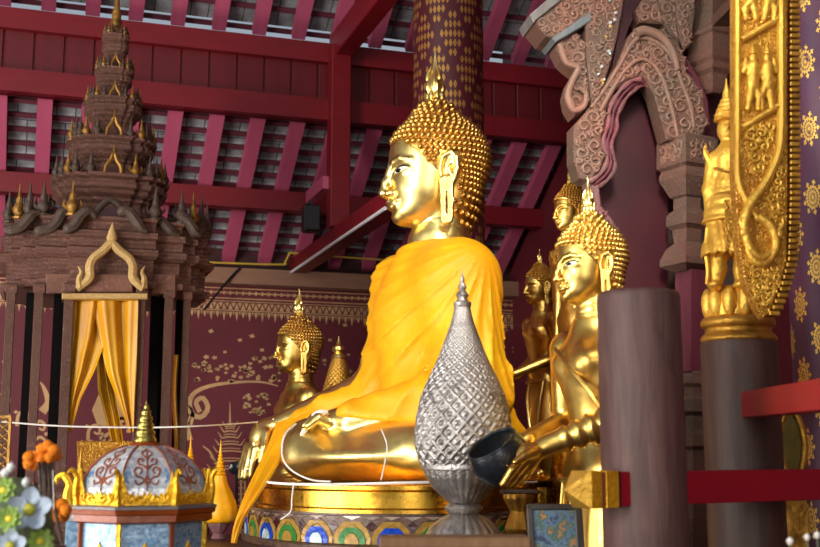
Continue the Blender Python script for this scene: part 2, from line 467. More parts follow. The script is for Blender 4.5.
def lozenge_mat(name, ground, ground2, gold, nu, vs, mode='lozenge'):
    """stencilled gold pattern running round a column (object z is its axis)"""
    t = NT(name); co = t.coord()
    sx = t.add('ShaderNodeSeparateXYZ'); t.put(sx, 0, co)
    ang = t.math('ARCTAN2', sx.outputs[1], sx.outputs[0])
    u = t.math('MULTIPLY', ang, nu/(2*PI)); v = t.math('MULTIPLY', sx.outputs[2], vs)
    a = t.math('ADD', u, v); b = t.math('SUBTRACT', u, v)
    fa = t.math('SUBTRACT', t.math('FRACT', t.math('ADD', a, 50)), .5); fb = t.math('SUBTRACT', t.math('FRACT', t.math('ADD', b, 50)), .5)
    if mode == 'lozenge':
        d = t.math('MAXIMUM', t.math('ABSOLUTE', fa), t.math('ABSOLUTE', fb))
        body = t.math('LESS_THAN', d, .41)
        fine = t.math('MULTIPLY', t.math('SINE', t.math('MULTIPLY', fa, 23)), t.math('SINE', t.math('MULTIPLY', fb, 23)))
        mask = t.math('MULTIPLY', body, t.math('GREATER_THAN', fine, .06))
    else:
        x = t.math('ADD', fa, fb); y = t.math('SUBTRACT', fa, fb)
        r = t.math('SQRT', t.math('ADD', t.math('POWER', x, 2), t.math('MULTIPLY', t.math('POWER', y, 2), .8)))
        th = t.math('ARCTAN2', y, x)
        pet = t.math('MULTIPLY_ADD', t.math('COSINE', t.math('MULTIPLY', th, 9)), .07, .4)
        ring = t.math('SINE', t.math('MULTIPLY', r, 52)); spoke = t.math('COSINE', t.math('MULTIPLY', th, 18))
        mask = t.math('MULTIPLY', t.math('LESS_THAN', r, pet), t.math('GREATER_THAN', t.math('ADD', ring, spoke), -.35))
    mask = t.math('MULTIPLY', mask, t.math('GREATER_THAN', t.noise(co, 40, 3), .36))
    g = t.mix(t.noise(co, 4, 4), s2l(ground), s2l(ground2))
    t.set(Base_Color=t.mix(mask, g, s2l(gold)), Metallic=t.math('MULTIPLY', mask, .6), Roughness=.45)
    t.bump(mask, .2, .004); return t.m

# ------------------------------------------------------------------ the room
YW = 12.0
TS = math.tan(math.radians(35))
zp_top = PY(350, 276, YW)[2]; zp_bot = PY(350, 291, YW)[2]
z_roof0 = PY(350, 264, YW)[2]                                  # rafter underside at the wall
def roofz(Y): return z_roof0+(YW-Y)*TS
def solveY(px, py, zf):
    best = min((abs(PY(px, py, y)[2]-zf(y)), y) for y in np.arange(4, 12, .01)); return best[1]
YP = solveY(400, 118, roofz)                                    # the boarded panel
YQ = solveY(230, 189, roofz)                                    # the lower purlin
print('YP', YP, 'YQ', YQ, 'zplate', zp_top, zp_bot)
def struct(name, mb, mat, label=None, parent=None, smooth=False, loc=None):
    o = obj(name, mb, mat, parent, 1, smooth, loc=loc)
    if parent is None: o['kind'] = 'structure'
    if label: o['label'] = label
    return o
struct('floor', MB().box((1, 5, -.05), (22, 20, .1)), simple('dark_red_floor', (70, 24, 26), .5))
wall = struct('wall_back', MB().box((0, YW+.1, zp_bot/2), (24, .2, zp_bot)), WALLM)
struct('wall_right', MB().box((5.3, 3, 4), (.2, 18.4, 8)), WALLM)
struct('wall_front', MB().box((3.8, -4.6, 4), (3.2, .2, 8)), WALLM)
struct('trim_1', MB().box((0, YW-.03, (zp_top+zp_bot)/2), (24, .3, zp_top-zp_bot)), PLATEW, 'tan wooden wall plate along the top of the maroon wall')
struct('trim_2', MB().box((0, YW+.12, (z_roof0+zp_top)/2+.1), (24, .1, z_roof0-zp_top+.2)), simple('eave_board', (58, 24, 22), .7))

# tiles: a saw-toothed slope, each course lapping the next; battens and rafters under it
def roof_slope(name, Y0, Y1, zf, ncourse, x0=-9, x1=9):
    m = MB(); rows = np.linspace(Y0, Y1, ncourse+1); up = .13
    prof = []
    for i in range(ncourse):
        ya, yb = rows[i], rows[i+1]
        prof += [(ya, zf(ya)+up), (yb, zf(yb)+up+.03)]
    pts = [[(x, y, z) for y, z in prof] for x in np.linspace(x0, x1, 3)]
    m.gridmesh(pts)
    pts2 = [[(x, y, z+.05) for y, z in prof] for x in np.linspace(x0, x1, 3)]
    m.gridmesh(pts2)
    o = struct(name, m, TILE, 'grey tile roof slope seen from below')
    ang = math.atan2(zf(Y0)-zf(Y1), Y1-Y0)
    for i in range(ncourse+1):
        y = rows[i]
        obj('batten', MB().box((0, 0, 0), (x1-x0, .05, .022)), BATT, o, smooth=False, loc=(0, y, zf(y)+up-.02), rot=(-ang, 0, 0))
    return o
roof_slope('ceiling', YP+.14, YW+.5, roofz, 15)
p0, p1 = PY(178, 110, YP)[0], PY(302, 115, YP)[0]; rsp = (p1-p0)/3
for i in range(-5, 14):
    x = p0+i*rsp; ya, yb = YP+.1, YW+.55
    ln = math.hypot(yb-ya, roofz(ya)-roofz(yb)); ang = math.atan2(roofz(ya)-roofz(yb), yb-ya)
    r = struct('roof_rafter', MB().box((0, 0, 0), (rsp*.34, ln, .1)), RAFT, 'rose red rafter running down the lower tiled roof slope')
    r.location = (x, (ya+yb)/2, (roofz(ya)+roofz(yb))/2+.05); r.rotation_euler = (-ang, 0, 0); r['group'] = 'rafters of the lower roof slope'
pq = PY(230, 189, YQ); pq2 = PY(230, 208, YQ)
struct('roof_purlin', MB().box((0, YQ, pq[2]-(pq[2]-pq2[2])/2), (18, .16, pq[2]-pq2[2])), REDB, 'deep red purlin crossing under the lower rafters')
# boarded panel between the two roof tiers
zt = PY(150, 26, YP)[2]; zb = PY(150, 106, YP)[2]; H = zt-zb
pan = struct('trim_3', MB().box((0, YP+.05, (zt+zb)/2), (18, .06, H)), REDP, 'dark red boarded panel between the roof tiers')
for nm, za, zc in (('top_rail', zt-.25*H, zt), ('bottom_rail', zb, zb+.27*H)):
    obj(nm, MB().box((0, YP-.02, (za+zc)/2), (18, .12, zc-za)), REDB, pan, smooth=False)
bm = MB(); bw = (PY(110, 60, YP)[0]-PY(88, 60, YP)[0])*1.35
for i in range(-30, 40):
    bm.box((i*bw, YP+.015, zb+.55*H), (bw*.93, .03, .56*H), bev=.006)
obj('panel_boards', bm, REDP, pan, smooth=False)
# upper roof tier
zu0 = zt+.13
def roofz2(Y): return zu0+(YP+.45-Y)*TS
roof_slope('ceiling_upper', YP-8.5, YP+.42, roofz2, 44)
p0u = PY(185, 12, YP-.2)[0]; rsu = rsp*1.02
for i in range(-6, 13):
    x = p0u+i*rsu; ya, yb = YP-8.5, YP+.4
    ln = math.hypot(yb-ya, roofz2(ya)-roofz2(yb)); ang = math.atan2(roofz2(ya)-roofz2(yb), yb-ya)
    r = struct('roof_rafter', MB().box((0, 0, 0), (rsp*.34, ln, .1)), RAFT, 'rose red rafter of the upper roof above the boarded panel')
    r.location = (x, (ya+yb)/2, (roofz2(ya)+roofz2(yb))/2+.05); r.rotation_euler = (-ang, 0, 0); r['group'] = 'rafters of the upper roof slope'
# tie beam with its white tube, post, upper tie beam
A = PY(289, 275, YW); B = PY(304, 275, YW); A2 = PY(289, 259, YW)
Yc = 8.1
struct('tie_beam', MB().box(((A[0]+B[0])/2, (Yc+YW)/2, (A[2]+A2[2])/2), (B[0]-A[0], YW-Yc, A2[2]-A[2]), bev=.01), REDB, 'deep red tie beam running from the wall to the stencilled column')
tb = MB().tube([(A[0]-.012, YW-.1, A[2]+.006), (A[0]-.012, (YW+Yc)/2, A[2]+.006), (A[0]-.012, Yc+.3, A[2]+.006)], .016, 10)
tag(obj('conduit_tube', tb, CHALK), 'white tube fixed along the lower edge of the red tie beam', 'tube')
Ypo = 10.15
q0 = PY(330, 60, Ypo); q1 = PY(349, 60, Ypo); zlow = A2[2]
struct('roof_post', MB().box(((q0[0]+q1[0])/2, Ypo, (zlow+PY(340, 48, Ypo)[2])/2), (q1[0]-q0[0], .18, PY(340, 48, Ypo)[2]-zlow), bev=.008), REDB, 'deep red post standing on the tie beam')
u0 = PY(333, 50, Ypo); u1 = PY(351, 59, Ypo)
struct('tie_beam', MB().box(((u0[0]+u1[0])/2, (Ypo+4)/2, u1[2]+.13), (u1[0]-u0[0], Ypo-4+.3, .26), bev=.01), REDB, 'deep red upper tie beam coming forward over the post')
br0 = PY(313, 190, Ypo+.35)
struct('roof_brace', MB().box((br0[0]+.05, Ypo+.35, br0[2]), (.08, .7, .12)), RAFT, 'short rose red brace behind the roof post')
# the stencilled column
cc = PY(449, 200, 8.35)
LOZ = lozenge_mat('maroon_column_with_gold_lozenges', (62, 14, 22), (80, 20, 30), (176, 128, 64), 7, 1.75)
struct('column', MB().lathe([(.285, 0), (.285, 6.6)], 48), LOZ, 'maroon column stencilled with gold lozenges behind the great statue', smooth=True, loc=(cc[0], cc[1], 0))
# eave pipe and its bend
pipe = [PY(198, 262, YW-.2), PY(278, 264.5, YW-.2), PY(285, 262, YW-.2), PY(289, 255, YW-.2), PY(294, 253, YW-.2), PY(340, 257, YW-.2), PY(420, 262, YW-.2)]
tag(obj('yellow_conduit', MB().tube(spline(pipe, 60), .011, 8), YPIPE), 'thin yellow pipe bending up along the eaves above the wall plate', 'pipe')
sp = T('loudspeaker', 'small black loudspeaker box hung behind the red roof post', 'loudspeaker', 311, 219, 10.6, 0)
sp.part('cabinet', MB().box((0, 0, 0), (17, 16, 27), bev=1.5), BLACK, smooth=False)
sp.part('grille', MB().box((0, -8.3, -1), (13, 1, 22), bev=.4), simple('dark_grille', (34, 34, 38), .7, 0, .1, 6, .4, 200), smooth=False)
sp.part('bracket', MB().box((0, 6, 15), (4, 4, 8)), BLACK, smooth=False)
wr = [PY(204, 310, YW-.25), PY(215, 296, YW-.25), PY(232, 276, YW-.2), PY(240, 268, YW-.2)]
tag(obj('black_cable', MB().tube(spline(wr, 20), .014, 6), BLACK), 'black cable sagging from the eaves to the carved shrine roof', 'cable')

# ---- the wall's gold stencil (flat paint, a few tenths of a millimetre thick, child of the wall)
def stencil():
    m = MB(); yw = YW-.004
    def pt(px, py): return PY(px, py, yw)
    def poly(pts):
        q = [pt(*p) for p in pts]; n = len(q)
        fr = [(a[0], yw, a[2]) for a in q]; bk = [(a[0], YW+.002, a[2]) for a in q]
        a = sum(fr[i][0]*fr[(i+1) % n][2]-fr[(i+1) % n][0]*fr[i][2] for i in range(n))
        if a < 0: fr = fr[::-1]; bk = bk[::-1]
        m.add(fr+bk, [tuple(range(n))]+[((i+1) % n, i, n+i, n+(i+1) % n) for i in range(n)])
    def rib(pts, w0, w1=None, n=28):
        s = spline(pts, n); w1 = w0 if w1 is None else w1
        tg = np.gradient(s, axis=0); tg /= np.linalg.norm(tg, axis=1, keepdims=True)+1e-9
        nr = np.stack([-tg[:, 1], tg[:, 0]], 1)
        w = np.linspace(w0, w1, n) if np.isscalar(w1) else w1
        for i in range(n-1):
            poly([s[i]+nr[i]*w[i]/2, s[i+1]+nr[i+1]*w[i+1]/2, s[i+1]-nr[i+1]*w[i+1]/2, s[i]-nr[i]*w[i]/2])
    def flower(x, y, r, k=4, tilt=0):
        ps = []
        for i in range(k*4):
            a = 2*PI*i/(k*4); rr = r*(.55+.45*abs(math.cos(a*k/2)))
            ps.append((x+rr*math.cos(a+tilt), y+rr*.72*math.sin(a+tilt)))
        poly(ps)
    sl = .044
    def top(x): return 291+(x-350)*sl
    # frieze: two rules, a row of rosettes, a row of upright leaves and the hanging pendants
    for dy, w in ((2, 1.0), (12, 1.1), (15, .8), (24, 1.0)):
        for x in range(-20, 600, 20): poly([(x, top(x)+dy), (x+20, top(x+20)+dy), (x+20, top(x+20)+dy+w), (x, top(x)+dy+w)])
    for i in range(-3, 95):
        x = i*6.4; y = top(x)
        flower(x, y+7, 2.7, 4); flower(x+3.2, y+7, 1.4, 4)
        poly([(x-2.2, y+23.4), (x, y+17), (x+2.2, y+23.4)]); poly([(x+1.2, y+17), (x+5.2, y+17), (x+3.2, y+22)])
        L = 9 if i % 2 else 6
        poly([(x-1.8, y+26), (x+1.8, y+26), (x+1.2, y+29), (x, y+26+L), (x-1.2, y+29)])
        poly([(x+2.4, y+26), (x+4, y+26), (x+3.2, y+30)])
    r = random.Random(3)
    for (x, y, s) in ((211, 331, 3), (240, 340, 2.6), (252, 336, 3), (225, 352, 2.2), (262, 350, 2.6), (300, 330, 3), (310, 345, 2.4), (380, 335, 3), (505, 330, 2.5), (515, 352, 3), (508, 378, 3), (345, 325, 2.6), (330, 340, 2.4)):
        flower(x, y, s, 4, r.random())
    for k in range(62):
        x = 192+r.random()*92; y = 357+r.random()*26-(x-200)*.02
        flower(x, y, 1.5+r.random()*1.8, r.choice((3, 4, 5)), r.random()*2)
    for k in range(26):
        x = 243+r.random()*28; y = 394+r.random()*20; flower(x, y, 1.8+r.random()*1.5, r.choice((3, 4)), r.random()*2)
    for k in range(30):
        x = 318+r.random()*60; y = 352+r.random()*46; flower(x, y, 1.6+r.random()*1.6, r.choice((3, 4)), r.random()*2)
    for k in range(24):
        x = 500+r.random()*30; y = 330+r.random()*90; flower(x, y, 1.6+r.random()*1.6, r.choice((3, 4)), r.random()*2)
    # the long scroll that curls over at its left end
    rib([(200, 412), (196, 402), (203, 398), (208, 408), (201, 417), (191, 413), (190, 400), (197, 391), (214, 385), (240, 382), (262, 382), (278, 386)], 3.2, np.concatenate([np.linspace(4.5, 5.2, 14), np.linspace(5.2, 1, 14)]))
    rib([(190, 425), (193, 413), (188, 405)], 5, 1)
    rib([(190, 440), (188, 425), (193, 410)], 6, 1)
    # line-drawn shrine: stacked roofs, spire and posts
    cx = 230
    for y, w in ((470, 19), (462, 16), (452, 13), (445, 11), (438, 8), (432, 6), (427, 4)):
        rib([(cx-w, y), (cx, y-1.2), (cx+w, y)], 1.2, 1.2, 6); rib([(cx-w, y), (cx-w-4, y-6)], 1.4, .4, 4); rib([(cx+w, y), (cx+w+4, y-6)], 1.4, .4, 4)
        rib([(cx-w*.8, y-3), (cx, y-4), (cx+w*.8, y-3)], .8, .8, 6)
    rib([(cx, 427), (cx, 402)], 2.2, .4, 8)
    for dx in (-15, -11, -6, 6, 11, 15): rib([(cx+dx, 470), (cx+dx, 540)], 1.3, 1.3, 4)
    for y in range(476, 540, 6): rib([(cx-15, y), (cx-6, y)], .8, .8, 4); rib([(cx+6, y), (cx+15, y)], .8, .8, 4)
    rib([(203, 446), (210, 452), (215, 462), (222, 466)], 1, 4, 14); rib([(203, 470), (212, 478), (220, 480)], .8, 3, 12); rib([(258, 446), (250, 454), (243, 464)], 1, 4, 12)
    # leaf scrolls seen between the shrine posts
    for (x, y) in ((40, 428), (40, 444), (24, 418), (95, 432), (110, 440), (122, 425), (90, 448)):
        rib([(x-7, y+8), (x-6, y-2), (x, y-7), (x+5, y-3), (x+3, y+2), (x-1, y)], 3.6, 2, 16); flower(x+7, y+6, 3.4, 5); flower(x-8, y-6, 2.6, 4)
    poly([(x, y) for x, y in ((98, 396), (106, 382), (112, 392), (118, 384), (124, 400), (127, 420), (112, 430), (97, 424), (92, 410))])
    rib([(42, 412), (48, 402), (44, 388), (40, 382)], 9, 1, 16); rib([(4, 360), (8, 372), (2, 384)], 5, 2, 10); rib([(2, 392), (9, 400), (3, 412)], 6, 2, 10)
    return m
obj('gold_stencil', stencil(), STENCIL, wall, smooth=False, label='dull gold stencilled ornament on the maroon wall')
# ------------------------------------------------------------------ the statues' head (faces -x, chin at z=0, 1 unit = 1 px of the great statue)
def head_core(p):
    d = sd_ell(p, (1, 0, 70), (50, 40, 45))
    d = smin(d, sd_ell(p, (-9, 0, 46), (39.5, 35, 46)), 8)
    d = smin(d, sd_ell(p, (-27, 0, 15), (19.5, 20, 15)), 11)
    d = smin(d, sd_ell(p, (-37, 0, 8.5), (9, 9, 7.8)), 5)                  # chin
    return d
def mir(p):
    q = p.copy(); q[..., 1] = np.abs(q[..., 1]); return q
def face_sdf(p):
    d = head_core(p); q = mir(p)
    d = smax(d, -sd_ell(q, (-48.5, 18, 54), (8, 15, 5.4), rotz(-.5)), 6)       # eye sockets
    d = smin(d, sd_ell(q, (-36.6, 17.5, 51.5), (6.6, 12.5, 6.4), rotz(-.55)), 2.5)  # lids
    d = smin(d, sd_chain(q, [(-48.5, 3.5, 57), (-46.6, 9, 62.5), (-42, 18.5, 65), (-33, 29, 61.5)], [2.2, 2.2, 2, 1.2], 2), 3)   # brows
    d = smin(d, sd_chain(p, [(-46, 0, 62), (-49, 0, 53), (-52.6, 0, 43), (-55.2, 0, 33.5)], [3.6, 3.6, 4.0, 4.4], 3), 4)   # bridge
    d = smin(d, sd_ell(p, (-55.2, 0, 32), (4.8, 5, 4.4)), 2)
    d = smin(d, sd_ell(q, (-49.5, 6.2, 31), (5.5, 3.6, 3.8)), 2)               # wings
    d = smax(d, -sd_ell(q, (-52, 4.4, 27.6), (2.4, 1.5, 1.6)), 1)
    d = smax(d, -sd_cap(p, (-51.5, 0, 28), (-50.5, 0, 25.6), 1.0), 1.4)
    d = smin(d, sd_ell(p, (-43.5, 0, 21.8), (7.2, 14, 5.6)), 4)                  # mouth mound
    d = smin(d, sd_chain(q, [(-49.4, 0, 22.9), (-49.8, 3.2, 23.7), (-46.7, 9, 22.6), (-42, 14.5, 23)], [2, 2.3, 1.8, .9], 1.5), 1.4)
    d = smin(d, sd_chain(q, [(-48.8, 0, 18.2), (-47.4, 5, 18.2), (-43.7, 11, 20.2)], [2.7, 2.5, 1.1], 1.5), 1.4)
    d = smax(d, -sd_chain(q, [(-52.4, 0, 20.7), (-50.2, 6, 20.4), (-44.7, 13, 21.8), (-41.5, 16.5, 23.2)], [.9, .9, .8, .5], 1), .8)
    d = smax(d, -sd_ell(p, (-48, 0, 13.4), (3, 9, 1.7)), 3)                  # crease under the lip
    return d
def ear_sdf(p):
    q = mir(p)
    c, s = math.cos(.35), math.sin(.35)                                     # flares outward to the rear
    x = q[..., 0]+1.5; y = q[..., 1]-40
    e = np.stack([x*c-y*(-s), -x*s+y*c, q[..., 2]], -1).astype(np.float32)
    e = np.stack([x*c+y*s, -x*s+y*c, q[..., 2]], -1).astype(np.float32)
    d = sd_ell(e, (3, 2.5, 48), (9.5, 3.6, 17.5))
    d = smax(d, -sd_ell(e, (1.5, 6.5, 49), (6.2, 5, 13.5)), 1.2)
    d = smin(d, sd_chain(e, [(-4.5, 3.5, 40), (-5.5, 3, 52), (-2, 3.6, 62.5), (5, 4, 66), (11, 4.4, 60), (11.5, 4, 49), (8, 3.6, 38)], [1.8, 2, 2.3, 2.5, 2.5, 2.4, 2.2], 1.5), 1)
    d = smin(d, sd_chain(e, [(4.5, 4, 58), (3.5, 4.6, 50), (5.5, 4, 42)], [1.2, 1.7, 1.4], 1.5), 1.2)
    lob = sd_chain(e, [(1, 2.5, 36), (1.5, 3, 18), (1.2, 3, 1)], [7.2, 6.6, 6.2], 2)
    lob = np.maximum(lob, np.abs(e[..., 1]-3)-2.8)
    lob = smax(lob, -sd_cap(e, (1.2, 3, 26), (1.2, 3, 6), 2.3), .8)
    return smin(d, lob, 2)
def neck_sdf(p):
    d = sd_chain(p, [(6, 0, 24), (5, 0, -6), (4, 0, -34)], [27, 26.5, 31], 6)
    z = p[..., 2]
    return d+.55*np.exp(-((z+4)/1.0)**2)+.55*np.exp(-((z+14)/1.0)**2)+.4*np.exp(-((z-6)/1.0)**2)
HX = np.array([-60, -48, -40, -30, -18, -10, -4, 4, 14, 26, 50]); HZ = np.array([84, 82, 78, 71, 58, 48, 42, 18, 0, -6, -8])
def hair_shape(p):
    d = sd_ell(p, (1.5, 0, 70), (51, 42.5, 46))
    d = smin(d, sd_ell(p, (12, 0, 34), (32, 34, 46)), 8)
    d = smin(d, sd_ell(p, (-2, 0, 108), (24, 24, 22)), 7)
    return d
def hair_sdf(p):
    d = hair_shape(p)
    zl = np.interp(p[..., 0], HX, HZ)
    ay = np.abs(p[..., 1]); zl = zl-np.where(p[..., 0] < -34, 3.5*np.cos(np.clip(ay/26, 0, 1)*PI), 0)*.8
    return smax(d, (zl-p[..., 2])*.75, 1.5)
def full_head(p):
    d = smin(face_sdf(p), neck_sdf(p), 5)
    return smin(d, ear_sdf(p), 1.6)
HEADMESH = surface(full_head, (-66, -52, -24), (56, 52, 118), 1.0)
HAIRBASE = surface(hair_sdf, (-52, -48, -14), (58, 48, 134), 1.8)
def curl_points(step, zmax=140, seed=1):
    """rows of curls marched on to the hair surface"""
    out = []
    c0 = np.array([2, 0, 60.]); k = 0
    # two caps: the skull and the top-knot, each with latitude rows
    for (c, r, t0, t1) in ((np.array([4, 0, 60.]), 52, -1.25, 1.5), (np.array([-2, 0, 104.]), 24, .05, 1.5)):
        nrow = int(r*(t1-t0)/step)
        for i in range(nrow):
            t = t0+(t1-t0)*i/nrow; n = max(3, int(2*PI*r*math.cos(t)/step))
            for j in range(n):
                a = 2*PI*(j+.5*(i % 2))/n
                out.append((c, np.array([math.cos(t)*math.cos(a), math.cos(t)*math.sin(a), math.sin(t)])))
    C = np.array([o[0] for o in out]); D = np.array([o[1] for o in out])
    pts, hit = project(hair_shape, C+D*110, -D, 110, 90)
    pts = pts[hit]
    zl = np.interp(pts[:, 0], HX, HZ)+np.where(pts[:, 0] < -34, -2.5*np.cos(np.clip(np.abs(pts[:, 1])/26, 0, 1)*PI), 0)
    pts = pts[pts[:, 2] > zl+1.0]
    pts = pts[~((pts[:, 0] > -10) & (pts[:, 0] < 13) & (pts[:, 2] > 24) & (pts[:, 2] < 66) & (np.abs(pts[:, 1]) > 28))]
    keep = []                                                               # drop crowded ones
    for p in pts:
        if keep and np.min(np.sum((np.array(keep)-p)**2, 1)) < (step*.62)**2: continue
        keep.append(p)
    pts = np.array(keep); e = .5
    g = np.stack([hair_shape((pts+np.eye(3)[i]*e).astype(np.float32))-hair_shape((pts-np.eye(3)[i]*e).astype(np.float32)) for i in range(3)], 1)
    g /= np.linalg.norm(g, axis=1, keepdims=True)
    return pts, g
def curls(step=6.3, r=3.1, h=3.4, n=8):
    m = MB(); pts, g = curl_points(step)
    prof = [(1.0, -.35), (1.02, .25), (.78, .62), (.42, .92), (.12, 1.08)]
    for p, d in zip(pts, g):
        z = d; x = np.cross(z, (0.3, .2, 1)); x /= np.linalg.norm(x); y = np.cross(z, x)
        M = np.eye(4); M[:3, 0] = x*r; M[:3, 1] = y*r; M[:3, 2] = z*h; M[:3, 3] = p
        m.lathe(prof, n, M=M)
    return m
CURLS = curls(); CURLS_BIG = curls(7.6, 3.9, 4.6); CURLS_LOW = curls(7.2, 3.5, 3.6, 6)
def flame_mesh(h=60, w=9.5):
    m = MB()
    m.lathe([(9, 0), (10.5, 2), (8, 4), (9.5, 6), (7, 9)], 16)
    for k in range(8):
        a = 2*PI*k/8; m.ball((7.5*math.cos(a), 7.5*math.sin(a), 7), (3.2, 3.2, 6), 8, 6)
    prof = [(.55, .12), (.8, .18), (1, .27), (.92, .36), (.62, .5), (.4, .63), (.22, .78), (.1, .9), (.02, 1)]
    m.lathe([(r*w, z*h) for r, z in prof], 20, flute=lambda a, z: 1+.16*math.cos(5*a+z*.12))
    for k in range(10):                                                     # licking tongues
        a = 2*PI*k/10; z0 = h*(.2+.1*(k % 3)); rr = w*.85
        pts = [(rr*math.cos(a), rr*math.sin(a), z0), (rr*.95*math.cos(a), rr*.95*math.sin(a), z0+h*.12), (rr*.62*math.cos(a+.2), rr*.62*math.sin(a+.2), z0+h*.24)]
        m.tube(spline(pts, 6), [2, 2.2, 1.8, 1.3, .8, .2], 6)
    return m
FLAME = flame_mesh()
EYEW = simple('mother_of_pearl_eye', (226, 218, 196), .25, 0, .05, 6, 0)
EYEK = simple('black_lacquer_eye', (16, 12, 10), .2, 0, .05, 6, 0)
def on_face(yz, off=.35):
    yz = np.asarray(yz, float)
    p = np.stack([np.full(len(yz), -75.), yz[:, 0], yz[:, 1]], 1)
    q, hit = project(face_sdf, p, (1, 0, 0), 70, 70)
    q[:, 0] -= off; return q
def patch(poly, n=7):
    """flat outline in (y,z) laid on the face as a thin inlay"""
    poly = np.asarray(poly, float); c = poly.mean(0); m = MB(); rings = []
    for t in np.linspace(0, 1, n)[1:]: rings.append(on_face(c+(poly-c)*t, .5 if t < .95 else -.1))
    k = len(poly); vs = [on_face([c], .5)[0]]+[q for r in rings for q in r]; fs = []
    for i in range(k): fs.append((0, 1+(i+1) % k, 1+i))
    for r in range(n-2):
        for i in range(k):
            j = (i+1) % k; fs.append((1+r*k+i, 1+r*k+j, 1+r*k+k+j, 1+r*k+k+i))
    m.add(vs, [f[::-1] for f in fs]); return m
def eye_meshes(side):
    yy = np.linspace(7.0, 28.5, 12)
    up = [(y*side, 51.6+2.5*math.sin(PI*(y-7)/21.5)-.6*math.sin(2*PI*(y-7)/21.5)+.09*(y-7)) for y in yy]
    lo = [(y*side, 51.4-2.9*math.sin(PI*(y-7)/21.5)+.09*(y-7)) for y in yy[::-1][1:-1]]
    white = patch(up+lo)
    a = np.linspace(0, 2*PI, 14, endpoint=False)
    pup = patch([(17.5*side+4.4*math.cos(t), 51.9+2.3*math.sin(t)) for t in a]); 
    for v in pup.v: v[:, 0] -= .35
    line = MB(); line.tube(on_face([(y*side, z+.5) for (y, z) in zip(yy, [u[1] for u in up])], .2), np.concatenate([np.linspace(.5, 1.0, 6), np.linspace(1.0, .6, 6)]), 6)
    yb = np.linspace(4, 31, 14)
    bz = [58.5+7.4*math.sin(PI*((y-4)/27)**.8*.86) for y in yb]
    brow = MB(); brow.tube(on_face([(y*side, z) for y, z in zip(yb, bz)], .1), .55, 6)
    return white, pup, line, brow
EYES = [eye_meshes(s) for s in (-1, 1)]
def dress_head(t, M, curlmesh, hairmat, body, k_flame=1.0, eyes=True, flame_mat=None):
    """adds the head's parts under thing t; M places head units in the thing's units"""
    def put(name, mb, mat, parent=None, label=None):
        m = MB(); m.merge(mb, M); return t.part(name, m, mat, parent, label=label)
    hm = MB(); hm.merge(HAIRBASE); hm.merge(curlmesh)
    hair = put('hair', hm, hairmat, label='rows of tight gilded curls')
    fm = MB(); A = np.eye(4); A[:3, :3] *= k_flame; A[:3, 3] = (-2, 0, 127); fm.merge(FLAME, A)
    put('flame_finial', fm, flame_mat or GOLDB, label='pointed flame finial')
    if eyes:
        for (w, pu, ln, br) in EYES:
            e = put('eye', w, EYEW); put('pupil', pu, EYEK, e); put('lid_line', ln, EYEK, e)
            put('eyebrow_line', br, EYEK)
def MATR(scale, org, rot=0.0, tilt=0.0):
    M = np.eye(4); M[:3, :3] = rotz(rot) @ roty(tilt) * scale; M[:3, 3] = org; return M
